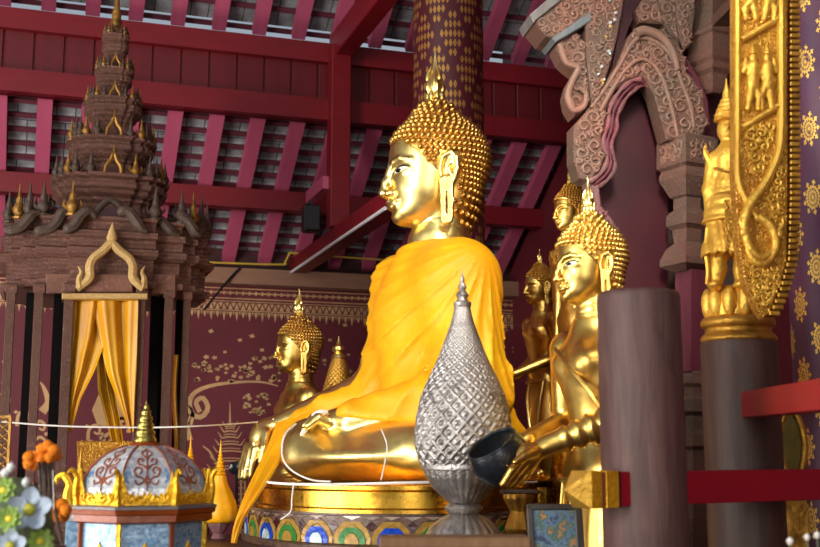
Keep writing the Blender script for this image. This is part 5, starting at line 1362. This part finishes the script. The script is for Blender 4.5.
for c, s in (((-25, 0, 0), (6, 5, 86)), ((25, 0, 0), (8, 5, 86)), ((0, 0, 40.5), (56, 5, 6)), ((0, 0, -40.5), (56, 5, 6))): m.box(c, s, bev=1)
pt_('frame', m, FRM); m = MB(); m.box((-.5, 1, 0), (46, 1.5, 76)); pt_('print', m, picture_mat()); m = MB(); m.box((0, 3.4, 0), (52, 1.2, 82)); pt_('backing', m, NAGA)
m = MB(); m.tube([(0, 8, 34), (0, 26, -44)], 1.6, 6); t.part('prop', m, NAGA)
PICZ = t.o0[2]-43*t.S
# stub post and the rail that runs through it
t = T('wooden_post', 'weathered purple-brown round wooden post cut off at head height', 'post', 646, 547, 4.0, CAMRZ)
zg = -t.o0[2]/t.S; zt = t.L(640, 292, 0)[2]
m = MB(); m.lathe([(42.5, zg), (42.5, zt-9), (42.2, zt-5), (41, zt-2), (38, zt-.4), (34, zt), (.5, zt+.6)], 56); t.part('shaft', m, STUBW, angle=50)
def rail(name, lab, px, py, d, rz, x0, x1, h, w, capn):
    t = T(name, lab, 'rail', px, py, d, rz); m = MB(); m.box(((x0+x1)/2, 0, 0), (x1-x0, w, h), bev=.8); t.part('beam', m, RAILM, smooth=False)
    m = MB(); H, W = h/2+1.2, w/2+1.2
    m.box((x0+1.5, 0, 0), (3, 2*W-1, 2*H-1)); c = t.part('red_collar', m, MAROON_DARK, smooth=False)
    m = MB(); m.box((x0-8, 0, 0), (16, 2*W, 2*H), bev=.6); t.part('gilt_band', m, BRIGHTG, smooth=False); m = MB(); m.box((x0-18.5, 0, 0), (6, 2*W-3, 2*H-3)); t.part('band_groove', m, RUST, smooth=False); m = MB(); m.box((x0-28, 0, 0), (14, 2*W, 2*H), bev=.6); t.part('gilt_band', m, BRIGHTG, smooth=False)
    b = [(x0-35, -W, -H), (x0-35, W, -H), (x0-35, W, H), (x0-35, -W, H), (x0-35-capn, 0, 0)]; m = MB(); m.add(b, [(1, 0, 4), (2, 1, 4), (3, 2, 4), (0, 3, 4), (0, 1, 2, 3)]); t.part('pyramid_cap', m, GOLDC, smooth=False, label='gilded pyramid end cap'); return t
rail('red_rail', 'bright red rail through the weathered post with a gilded pyramid end', 646, 488, 4.0, CAMRZ+.55, -48, 300, 33, 26, 22)
t = T('red_rail', 'bright red rail coming forward out of the dark column', 'rail', 760, 404, 4.55, CAMRZ)
m = MB(); m.box((0, -90, 0), (26, 500, 26), bev=.8); t.part('beam', m, RAILM, smooth=False)
m = MB(); b = [(-13, 160, -13), (13, 160, -13), (13, 160, 13), (-13, 160, 13), (0, 176, 0)]; m.add(b, [(0, 1, 4), (1, 2, 4), (2, 3, 4), (3, 0, 4), (3, 2, 1, 0)]); m.box((0, 155, 0), (28, 10, 28)); t.part('pyramid_cap', m, BRIGHTG, smooth=False, label='gilded pyramid end cap')
# buds at the lower right corner
for i, (px, py, w, lab) in enumerate(((790, 541, 3.6, 'blurred white bud leftmost in the lower right corner'), (807, 537, 3.2, 'blurred white bud in the middle of the lower right corner'), (817, 535, 3.4, 'blurred white bud at the right edge of the picture'))):
    q = T('white_bud', lab, 'flower bud', px, py, 3.0, CAMRZ); m = MB(); m.lathe([(.4, -w*1.2), (w*.7, -w*.8), (w, 0), (w*.6, w*.7), (w*.1, w*1.1)], 14); q.part('bud', m, WHITE); m = MB(); m.tube([(0, 0, -w*1.1), (1, 2, -12), (0, 3, -40), (0, 3, -q.o0[2]/q.S)], .9, 6); q.part('stem', m, PAPD)
# ------------------------------------------------------------------ right-hand side: columns, gilded bracket, carved arch
# dark column with gilded lotus capital
t = T('dark_column', 'dark brown round column with a gilded ringed lotus capital', 'column', 743, 440, 4.75, CAMRZ, kind='thing')
zg = -t.o0[2]/t.S; z = lambda y: t.L(742, y, 0)[2]
m = MB(); m.lathe([(38, zg), (38, z(345)), (36, z(340)), (34, z(338))], 48); t.part('shaft', m, DARKW)
m = MB(); m.lathe(prof_interp(spline([(r, zz, 0) for r, zz in ((34, z(344)), (37, z(342)), (38, z(339)), (35, z(335)), (33, z(333)), (33, z(329)), (36, z(327)), (37, z(323)), (35, z(319)), (32, z(317)))], 60)[:, :2], 40), 48); t.part('gilt_rings', m, GOLDD, angle=60)
m = MB(); m.lathe([(30, z(318)), (31, z(310)), (29, z(296)), (24, z(288)), (10, z(286))], 32); cap = t.part('lotus_core', m, GOLDC)
for k in range(12):
    a = 2*PI*k/12; m = MB(); m.ball((29*math.cos(a), 29*math.sin(a), z(304)), (7.5, 7.5, 16), 10, 8); t.part('lotus_petal', m, GOLDC, cap)
CAPZ = z(287)*t.S+t.o0[2]
# gilded deity standing on the capital
def deity():
    t = T('deity_statue', 'gilded robed deity standing on the lotus capital behind the carved bracket', 'statue', 732, 287, 4.75, CAMRZ-.15)
    L = t.L
    def f(p):
        legs = None
        for (a, b, c, d) in (((722, 205), (720, 240), (718, 270), (716, 284)), ((740, 205), (742, 240), (742, 270), (742, 284))):
            e = sd_chain(p, [L(*a), L(*b), L(*c), L(*d)], [14, 10, 7.5, 7], 6); legs = e if legs is None else np.minimum(legs, e)
        for x in (716, 742): legs = smin(legs, sd_ell(p, L(x-2, 285, -7), (7, 12, 4)), 3)
        d = smin(legs, sd_cap(p, L(731, 215), L(731, 190), 22, 18), 8)
        d = smin(d, sd_cap(p, L(731, 185), L(731, 160), 15, 19), 8)
        sk = sd_cap(p, L(731, 262), L(731, 196), 31, 17); sk = smax(sk, (L(731, 256)[2]-p[..., 2]), 2); sk = sk-.9*np.sin(p[..., 0]*.7+p[..., 2]*.05); d = smin(d, sk, 4)
        s2 = sd_cap(p, L(731, 230), L(731, 190), 31, 18); s2 = smax(s2, (L(731, 222)[2]-p[..., 2]), 2)-.7*np.sin(p[..., 2]*.6); d = smin(d, s2, 2)
        d = smin(d, sd_chain(p, [L(731, 158), L(729, 146)], [9, 8], 3), 5)
        d = smin(d, sd_ell(p, L(728, 130), (11, 12, 14)), 4); d = smin(d, sd_ell(p, L(728, 127, -11), (2.4, 4, 3)), 2)
        for (a, b, c, y0, y1) in (((714, 160), (709, 190), (711, 222), 0, -4), ((748, 160), (754, 190), (752, 222), 0, -4)):
            d = smin(d, sd_chain(p, [L(*a), L(*b, y0), L(*c, y1)], [8.5, 6.5, 5], 4), 4); d = smin(d, sd_ell(p, L(c[0], c[1]+7, y1), (4, 3.5, 7)), 3)
        return d
    lo = L(700, 290, -34); hi = L(764, 112, 34)
    b = t.part('body', surface(f, lo-V3(4, 0, 4), hi+V3(4, 0, 4), 1.3), GOLDC, angle=60)
    m = MB(); m.lathe(prof_interp([(13, 0), (14.5, 2), (12.5, 4), (13.5, 7), (11, 9), (11.5, 12), (9, 14), (9.4, 17), (7, 19), (7, 22), (4.5, 24), (4, 30), (1.5, 38), (.2, 46)], 50), 24, c=L(728, 121), flute=lambda a, z: 1+.04*math.cos(9*a)); t.part('crown', m, GOLDC)
    for x0, x1, s in ((713, 707, -1), (749, 757, 1)):
        m = MB(); m.tube(spline([L(x0, 164, -4), L(x1-s*1, 158, -4), L(x1+s*2, 150, -4), L(x1+s*1, 144, -4)], 14), np.linspace(5, .6, 14), 6); t.part('shoulder_flare', m, GOLDC)
        m = MB(); m.tube(spline([L(x1-s*1, 228, -5), L(x1+s*1, 250, -5), L(x1-s*1, 270, -5), L(x1, 284, -5)], 24), np.linspace(2.6, 2.2, 24), 6); t.part('hanging_scarf', m, GOLDC)
    m = MB(); a = np.linspace(0, 2*PI, 33)[:-1]; c = L(731, 197)
    m.tube([c+V3(19*math.cos(x), 19*math.sin(x), 0) for x in a], 2.4, 6, closed=True); t.part('belt', m, GOLDD)
    m = MB(); c = L(731, 172)
    m.tube([c+V3(18.5*math.cos(x), 18*math.sin(x), 4*math.cos(x*2)) for x in a], 1.8, 6, closed=True); t.part('chest_band', m, GOLDD)
    # apron panel at the front
    m = MB(); q = [L(x, y, -27) for x, y in ((724, 200), (738, 200), (736, 245), (731, 256), (726, 245))]; m.prism([(c[0], c[2]) for c in q], 3, M=[[1, 0, 0, 0], [0, 1, 0, -28], [0, 0, 1, 0], [0, 0, 0, 1]], bev=.8); t.part('apron', m, GILT, smooth=False)
deity()
# gilded naga bracket
def inside(p, poly):
    x, y = p; r = False; n = len(poly)
    for i in range(n):
        (x0, y0), (x1, y1) = poly[i], poly[(i+1) % n]
        if (y0 > y) != (y1 > y) and x < (x1-x0)*(y-y0)/(y1-y0)+x0: r = not r
    return r
def scroll_tubes(poly, n, r0, r1, tube, seed, y=0, gap=.82):
    """spiral leaf scrolls packed inside the outline"""
    rr = random.Random(seed); P_ = np.array(poly); lo, hi = P_.min(0), P_.max(0); m = MB(); got = []; tries = 0
    while len(got) < n and tries < 6000:
        tries += 1; r = r0+(r1-r0)*max(0, 1-tries/2500); c = (rr.uniform(lo[0], hi[0]), rr.uniform(lo[1], hi[1]))
        if not all(inside((c[0]+r*math.cos(a), c[1]+r*math.sin(a)), poly) for a in np.linspace(0, 2*PI, 8)): continue
        if any(math.hypot(c[0]-g[0], c[1]-g[1]) < (r+g[2])*gap for g in got): continue
        got.append((c[0], c[1], r)); ph = rr.random()*6.28; s = rr.choice((-1, 1)); k = 20
        pts = [(c[0]+r*(1-.8*i/k)*math.cos(ph+s*i/k*7.5), y-tube*.5*(i/k), c[1]+r*(1-.8*i/k)*math.sin(ph+s*i/k*7.5)) for i in range(k+1)]
        m.tube(pts, np.interp(np.linspace(0, 1, k+1), [0, .2, .8, 1], [tube*.4, tube, tube, tube*1.3]), 5)
        for q in (2, 6, 10):
            b = V3(*pts[q]); d = b-V3(c[0], y, c[1]); d /= np.linalg.norm(d)+1e-9; m.tube([b, b+d*tube*1.2, b+d*tube*2+V3(tube*.6, 0, tube*.4)], [tube*.8, tube*.7, tube*.2], 5)
    return m
def bracket():
    t = T('naga_bracket', 'tall gilded hanging bracket board carved with twined serpents', 'bracket', 766, 160, 4.45, CAMRZ+.1); L = t.L
    out = [(735, -30), (735, 175), (738, 240), (746, 285), (758, 310), (764, 318), (770, 312), (779, 290), (787, 260), (788, 200), (788, -30)]
    q = [L(*p) for p in out]; poly = [(c[0], c[2]) for c in q]
    m = MB(); m.prism(poly, 15, bev=1.2); t.part('board', m, GILT, smooth=False)
    m = MB(); path = spline([L(x, y, -1) for x, y in ((737.5, -28), (737.5, 60), (737.5, 140), (738, 178), (746, 200), (758, 220))], 60); m.tube(path, 3.0, 8); t.part('rim', m, GOLDC)
    m = MB(); m.tube(spline([L(x, y, -1) for x, y in ((781, -28), (781, 60), (781, 120), (779, 150), (771, 172), (761, 190))], 60), [4.6]*60, 8); t.part('rim', m, GOLDC)
    # twined serpent bodies and heads
    for pts in (((761, 190), (750, 204), (744, 225), (750, 248), (762, 258), (774, 250), (778, 236)), ((758, 216), (770, 226), (776, 244), (768, 262), (756, 262), (748, 250), (748, 238))):
        m = MB(); n = 50; m.tube(spline([L(x, y, -3) for x, y in pts], n), np.interp(np.linspace(0, 1, n), [0, .15, .7, 1], [4, 5, 4, 1.5]), 10); t.part('serpent', m, GOLDC)
    for x, y, s in ((744, 232, -1), (779, 234, 1)):
        m = MB(); m.ball(L(x, y, -4), (4.5, 4, 6), 10, 8); m.tube(spline([L(x, y-4, -4), L(x+s*4, y-10, -4), L(x+s*3, y-17, -4)], 8), np.linspace(3, .5, 8), 6); t.part('serpent_head', m, GOLDC)
    # three framed fields with dancing figures
    for (y0, y1) in ((115, 124), (28, 36)):
        m = MB(); a, b = L(742, y1+4, -2), L(778, y0-9, -2); m.tube([a, (a+b)/2, b], 3.2, 8); t.part('cross_bar', m, GOLDC)
    for (yb, yt, sx) in ((110, 46, 1), (20, -30, -1)):
        for (xo, s) in ((752, 1), (768, -1)):
            m = MB(); H = yb-yt; k = lambda x, f: L(xo+x*s*sx, yb-f*H, -2)
            g = surface(lambda p: smin(smin(smin(sd_chain(p, [k(-4, .02), k(-2, .22), k(0, .42)], [3.2, 3.6, 4.4], 3), sd_chain(p, [k(6, .02), k(7, .22), k(1, .42)], [3, 3.6, 4.4], 3), 2), sd_chain(p, [k(0, .42), k(1, .68)], [5.5, 6], 3), 3), smin(np.minimum(sd_chain(p, [k(0, .68), k(-8, .6), k(-6, .8)], [3, 2.6, 2], 2), sd_chain(p, [k(1, .68), k(8, .56), k(4, .46)], [3, 2.6, 2], 2)), sd_ell(p, k(1, .82), (4.4, 4, 5)), 2), 2), k(-16, -.06)-V3(2, 9, 2) if s*sx > 0 else k(16, -.06)-V3(2, 9, 2), (k(16, 1.0) if s*sx > 0 else k(-16, 1.0))+V3(2, 9, 2), 1.2)
            fg = t.part('dancing_figure', g, GOLDC, angle=70)
            m.lathe([(4.5, 0), (4, 3), (2.4, 6), (.3, 12)], 10, c=k(1, .87)); t.part('headdress', m, GOLDC, fg)
    m = scroll_tubes([(c[0], c[2]) for c in [L(*p) for p in ((743, 126), (777, 118), (772, 160), (760, 180), (748, 165))]], 14, 3, 6, 1.4, 3, -1); t.part('leaf_scroll', m, GOLDC)
    m = scroll_tubes([(c[0], c[2]) for c in [L(*p) for p in ((744, 252), (760, 268), (780, 250), (780, 285), (766, 312), (752, 296))]], 22, 2.6, 5.5, 1.3, 5, -1); t.part('leaf_scroll', m, GOLDC)
    m = scroll_tubes([(c[0], c[2]) for c in [L(*p) for p in ((775, 170), (785, 150), (785, 250), (780, 250), (772, 222), (766, 200))]], 14, 2.4, 5, 1.2, 6, -1); t.part('leaf_scroll', m, GOLDC)
    m = scroll_tubes([(c[0], c[2]) for c in [L(*p) for p in ((742, -28), (776, -28), (776, 22), (742, 32))]], 16, 3, 6, 1.3, 8, 0); t.part('leaf_scroll', m, GOLDC)
    # ribbed edge on the right
    m = MB(); 
    for i in range(58):
        y = -28+i*6; x = np.interp(y, [-30, 200, 260, 290, 312, 318], [790, 790, 788, 780, 771, 766]); c = L(x, y, 6); m.box((c[0]+2.5, 7, c[2]), (11, 19, 4.8), bev=.9)
    t.part('ribbed_edge', m, GOLDD, smooth=False)
    m = MB(); a = L(764, 20, 0); m.box((a[0], 60, 190), (20, 110, 12)); t.part('fixing_arm', m, DARKW, smooth=False)
bracket()
# stencilled column at the right edge
c = P(842, 300, 5.3); FLW = lozenge_mat('purple_column_with_gold_flowers', (66, 40, 74), (96, 34, 56), (232, 186, 84), 7, 3.1, 'flower')
o = obj('column', MB().lathe([(.235, 0), (.235, 6.4)], 48), FLW, loc=(c[0], c[1], 0)); o['kind'] = 'structure'; o['label'] = 'purple column stencilled with gold flowers at the right edge'
c = P(714, 330, 5.9)
# ---- carved arch
def carve():
    t = T('carved_arch', 'weathered carved wooden arch with leaf scrolls, bracket and pillar', 'arch', 640, 150, 6.2, CAMRZ+.16); L = t.L
    def slab(name, pts, y, th, mat, bev=1.5, scr=0, r=(4, 9), tube=1.5, seed=1, smat=None, parent=None):
        q = [L(px, py, y) for px, py in pts]; poly = [(c[0], c[2]) for c in q]
        m = MB(); m.prism(poly, th, M=[[1, 0, 0, 0], [0, 1, 0, y], [0, 0, 1, 0], [0, 0, 0, 1]], bev=bev); p = t.part(name, m, mat, parent, smooth=False)
        if scr: t.part('leaf_scroll', scroll_tubes(poly, scr, r[0], r[1], tube, seed, y-.2), smat or (CARVL if mat is CARV else mat), p if parent is None else parent)
        return p
    left = [(580, 178), (574, 160), (574, 126), (581, 118), (589, 108), (602, 88), (616, 66), (630, 34), (636, 28), (646, 27), (642, 36), (640, 76), (628, 80), (616, 90), (607, 108), (605, 124), (601, 140), (605, 158), (599, 172), (590, 182)]
    right = [(642, 36), (646, 27), (666, 31), (678, 41), (684, 54), (686, 70), (696, 82), (703, 96), (708, 121), (704, 134), (695, 140), (667, 140), (662, 122), (655, 96), (648, 82), (640, 76)]
    slab('arch_limb', left, 0, 26, CARV, 1.5, 60, (3.5, 8), 1.5, 2)
    slab('arch_limb', right, 0, 26, CARV, 1.5, 46, (3.5, 8.5), 1.5, 3)
    # raised ribs following the arch
    for k, pts in enumerate((((591, 108), (604, 90), (618, 68), (632, 44), (642, 38), (656, 42), (668, 52), (676, 66), (682, 84), (690, 104), (694, 128)), ((600, 112), (611, 92), (624, 72), (638, 60), (650, 62), (660, 74), (668, 94), (674, 118), (678, 138)))):
        m = MB(); m.tube(spline([L(x, y, -1) for x, y in pts], 70), 2.2, 8); t.part('arch_rib', m, CARVL)
    m = MB(); m.tube(spline([L(x, y, -3) for x, y in ((636, 34), (645, 31), (660, 36), (672, 50), (678, 70))], 40), np.linspace(6, 3, 40), 10); t.part('crest_roll', m, CARVL)
    # pink scalloped inner edge
    edge = [(589, 182), (600, 174), (607, 160), (603, 142), (608, 124), (610, 108), (619, 92), (630, 82), (641, 79)]
    for off, r, mat in ((0, 2.6, CARVR), (5, 2.2, PURPLEW), (10, 2.4, CARVR)):
        m = MB(); m.tube(spline([L(x+off*.8, y+off*.5, 2+off*.6) for x, y in edge], 60), r+.6*np.sin(np.linspace(0, 40, 60)), 8); t.part('scalloped_edge', m, mat, label='pinkish scalloped inner edge')
    m = MB(); m.tube(spline([L(x, y, 6) for x, y in ((641, 80), (652, 90), (659, 104), (664, 122), (668, 140))], 40), 2.6+.5*np.sin(np.linspace(0, 28, 40)), 8); t.part('scalloped_edge', m, CARVR)
    # outer back-curling leaf on the right
    slab('back_leaf', [(684, 54), (690, 62), (700, 78), (709, 100), (711, 122), (706, 136), (697, 136), (703, 118), (699, 98), (692, 82)], 8, 20, PURPLEW, 2)
    # gem-set strip rising on the left
    strip = [(589, -12), (626, -12), (622, 14), (617, 40), (610, 66), (601, 92), (592, 104), (588, 70), (586, 30)]
    s = slab('jewelled_strip', strip, -3, 20, CARV, 1.5, 26, (3, 6), 1.2, 5)
    rr = random.Random(5)
    for k in range(26):
        v = rr.random(); py = -6+v*92; px = 612+(-14)*v*v+rr.uniform(-5, 5); m = MB(); m.ball(L(px, py, -4.5), rr.uniform(1.2, 2.2), 8, 6); t.part('glass_gem', m, (MIRG, PALEG, CARVR)[k % 3], s)
    slab('strip_back', [(622, -12), (648, -12), (640, 10), (630, 26), (618, 60), (612, 66), (620, 20)], 18, 10, MAROON_DARK, 1)
    # corbel scroll and the stepped cornice at upper left
    slab('corbel_scroll', [(558, 38), (566, 32), (578, 34), (588, 44), (590, 70), (592, 100), (584, 112), (575, 116), (569, 106), (567, 94), (570, 82), (576, 72), (568, 66), (562, 60), (556, 48)], 4, 26, CARV, 2.2, 30, (3.5, 8), 1.5, 7)
    m = MB(); m.tube(spline([L(x, y, 0) for x, y in ((560, 44), (566, 62), (578, 68), (572, 82), (568, 96), (574, 110), (584, 106), (586, 94), (579, 88))], 60), np.interp(np.linspace(0, 1, 60), [0, .5, 1], [3, 3.6, 2]), 8); t.part('corbel_volute', m, CARVL)
    slab('corbel_post', [(590, 22), (596, 20), (600, 60), (598, 92), (590, 96)], 0, 22, CARV, 1.5)
    slab('cornice_band', [(530, 14), (556, -8), (562, -12), (566, -4), (534, 22)], -6, 44, wood_mat('grey_weathered_wood', (96, 92, 90), (132, 126, 120), .7), 1)
    slab('cornice_band', [(534, 22), (566, -4), (590, -14), (596, 10), (556, 38), (546, 36)], -2, 40, CARV, 1, 18, (3, 6), 1.4, 8)
    slab('cornice_band', [(552, 38), (592, 10), (592, 20), (580, 28), (556, 42)], -4, 40, wood_mat('blue_grey_weathered_wood', (84, 92, 98), (120, 122, 120), .7), 1)
    # top right pendant mass
    slab('upper_scroll', [(650, -12), (690, -12), (692, 20), (686, 42), (680, 46), (674, 40), (664, 24), (640, 22), (636, 10)], 6, 26, CARV, 1.6, 34, (3.5, 7), 1.4, 9)
    slab('upper_leaf', [(676, -12), (694, -12), (696, 12), (690, 46), (684, 50), (678, 30)], 0, 14, CARV, 1.5, 8, (3, 6), 1.4, 11)
    # pendant drop: stacked moulded blocks (square plan)
    def block(name, rows, xc, mat, yc=10, rz=.35, asp=1.0, parent=None):
        m = MB(); rings = []
        for px, py in rows:
            w = px*.86; c = L(xc, py, yc); cs, sn = math.cos(rz), math.sin(rz)
            rings.append(([(c[0]+(x*cs-y*sn)*w, yc+(x*sn+y*cs)*w*asp) for x, y in ((-1, -1), (1, -1), (1, 1), (-1, 1))], c[2]))
        m.stack(rings[::-1] if rings[0][1] > rings[-1][1] else rings); return t.part(name, m, mat, smooth=False, parent=parent)
    block('pendant', [(13, -14), (15, 6), (20, 30), (24, 34), (24, 38), (21, 40), (21, 62), (17, 66), (17, 72), (12, 76), (9, 90), (6, 94)], 713, CARV)
    cp = block('capital', [(22, 139), (25, 142), (25, 168), (21, 171), (23, 176), (23, 180), (14, 197), (11, 199), (11, 210), (15, 213), (17, 216), (17, 226), (12, 230), (10.5, 243), (17, 249), (22, 260), (22, 266), (15, 270), (12, 272)], 687, CARV, 12)
    pts = [(c[0], c[2]) for c in [L(*p, -12) for p in ((664, 144), (704, 144), (704, 166), (664, 166))]]
    cs_ = L(687, 155, 12); sm = scroll_tubes([(-18, -10), (18, -10), (18, 10), (-18, 10)], 12, 3, 6, 1.4, 21)
    for aa in (.35, .35-PI/2):
        M = np.eye(4); M[:3, :3] = rotz(aa); M[:3, 3] = cs_+rotz(aa) @ V3(0, -24*.86-.3, 0); mm = MB(); mm.merge(sm, M); t.part('leaf_scroll', mm, CARVL, cp)
    block('pillar', [(13.5, 271), (13.5, 372)], 692, PURPLEW, 12)
    block('pillar_base', [(14, 372), (17, 374), (19, 384), (16, 388), (16, 396), (20, 400), (21, 412), (17, 416), (17, 430), (20, 434), (22, 446), (18, 450), (18, 470), (22, 476), (24, 640)], 694, CARV, 14)
    # left hanging bracket below the arch
    slab('lower_stem', [(586, 180), (598, 176), (602, 206), (598, 214), (590, 208)], 4, 16, CARVR, 1.5)
    slab('lower_leaf', [(590, 212), (602, 206), (612, 218), (620, 232), (618, 244), (606, 232), (594, 226)], 2, 16, CARVR, 1.5, 6, (2.5, 5), 1.2, 13)
    # recessed dark red panel seen through the arch and the beam it hangs from
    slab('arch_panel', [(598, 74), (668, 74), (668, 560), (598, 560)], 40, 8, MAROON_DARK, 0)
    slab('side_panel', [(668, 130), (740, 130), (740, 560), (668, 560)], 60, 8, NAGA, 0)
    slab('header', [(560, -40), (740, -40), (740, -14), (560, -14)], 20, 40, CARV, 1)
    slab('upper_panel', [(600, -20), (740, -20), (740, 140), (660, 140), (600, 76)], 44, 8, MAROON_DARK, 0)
carve()
# gilded screen glimpsed between the dark column and the edge, and carved timber under the bowl
t = T('gilded_frame', 'dim gilded oval frame glimpsed right of the dark column', 'frame', 792, 444, 5.0, CAMRZ)
m = MB(); a = np.linspace(0, 2*PI, 41)[:-1]; m.tube([(13*math.cos(x), 0, 34*math.sin(x)*abs(math.sin(x))**.3) for x in a], 3.2, 8, closed=True); t.part('rim', m, GOLDD)
m = MB(); m.lathe([(13, 0), (13, 1)], 32, M=[[1, 0, 0, 0], [0, 0, 1, 2], [0, 2.4, 0, 0], [0, 0, 0, 1]]); t.part('panel', m, simple('olive_gold_panel', (110, 92, 36), .3, .5))
m = MB(); m.box((0, 2, -36-90), (22, 8, 180)); t.part('stand', m, GOLDD, smooth=False)
t = T('carved_stand', 'dark carved and gilded stand behind the silver vessel foot', 'stand', 520, 520, 5.95, CAMRZ)
zg = DRUMZ
m = MB(); m.lathe(prof_interp([(17, -50), (18, -36), (13, -30), (11, -16), (15, -8), (12, 0), (9, 8), (13, 16), (16, 22), (16, 26)], 40), 120, flute=lambda a, z: 1+.05*math.cos(10*a)); t.part('turned_body', m, GOLDD)
m = MB(); m.box((0, 0, 28), (38, 30, 4), bev=1); t.part('top', m, NAGA, smooth=False)
# ------------------------------------------------------------------ daylight and added lamps
def make_world():
    w = bpy.data.worlds.new('daylight'); SC.world = w; w.use_nodes = True
    nt = w.node_tree; n = nt.nodes; bg = n['Background']
    tc = n.new('ShaderNodeTexCoord'); nz = n.new('ShaderNodeSeparateXYZ'); nt.links.new(tc.outputs['Generated'], nz.inputs[0])
    rp = n.new('ShaderNodeValToRGB'); nt.links.new(nz.outputs[2], rp.inputs[0])
    r = rp.color_ramp; r.elements[0].position = 0; r.elements[0].color = (.30, .28, .24, 1); r.elements[1].position = .6; r.elements[1].color = (.55, .75, 1, 1)
    e = r.elements.new(.12); e.color = (.9, .95, 1, 1)
    nt.links.new(rp.outputs[0], bg.inputs[0]); bg.inputs[1].default_value = WORLD
WORLD = .5
make_world()
def area(name, loc, target, size, power, col=(1, 1, 1), sy=None, spread=None):
    l = bpy.data.lights.new(name, 'AREA'); l.energy = power; l.color = col; l.shape = 'RECTANGLE'; l.size = size; l.size_y = sy or size
    o = bpy.data.objects.new(name, l); COL.objects.link(o); o.location = loc
    d = Vector(target)-Vector(loc); o.rotation_euler = d.to_track_quat('-Z', 'Y').to_euler()
    if spread: l.spread = spread
    return o
# assumed unseen doorway at the entrance end, as an added area lamp
area('assumed_doorway_light', (-7.0, 0.5, 3.4), (2, 7, 2.4), 3.0, 1000, (1, .96, .88), 4)
# unseen area lamp added low at the left, aimed up to brighten the roof
area('added_roof_fill', (-4.5, 6.0, .3), (1.5, 10.5, 4.6), 4, 600, (1, .97, .94), 3)
area('camera_side_fill', (-0.6, -4.4, 3.1), (2.8, 7, 2.2), 2.4, 230, (1, .96, .9), 4)  # added fill lamp behind the camera, moved to reach the rear statues
area('rear_statue_fill', (1.7, 2.6, 4.7), (3.2, 7.3, 2.0), .6, 20, (1, .93, .82), 1.2, math.radians(50))  # unseen lamp added overhead to brighten the dark statue at the back
SC.view_settings.view_transform = 'Standard'; SC.view_settings.look = 'None'; SC.view_settings.gamma = 1
SC.view_settings.exposure = -0.18
make_camera()
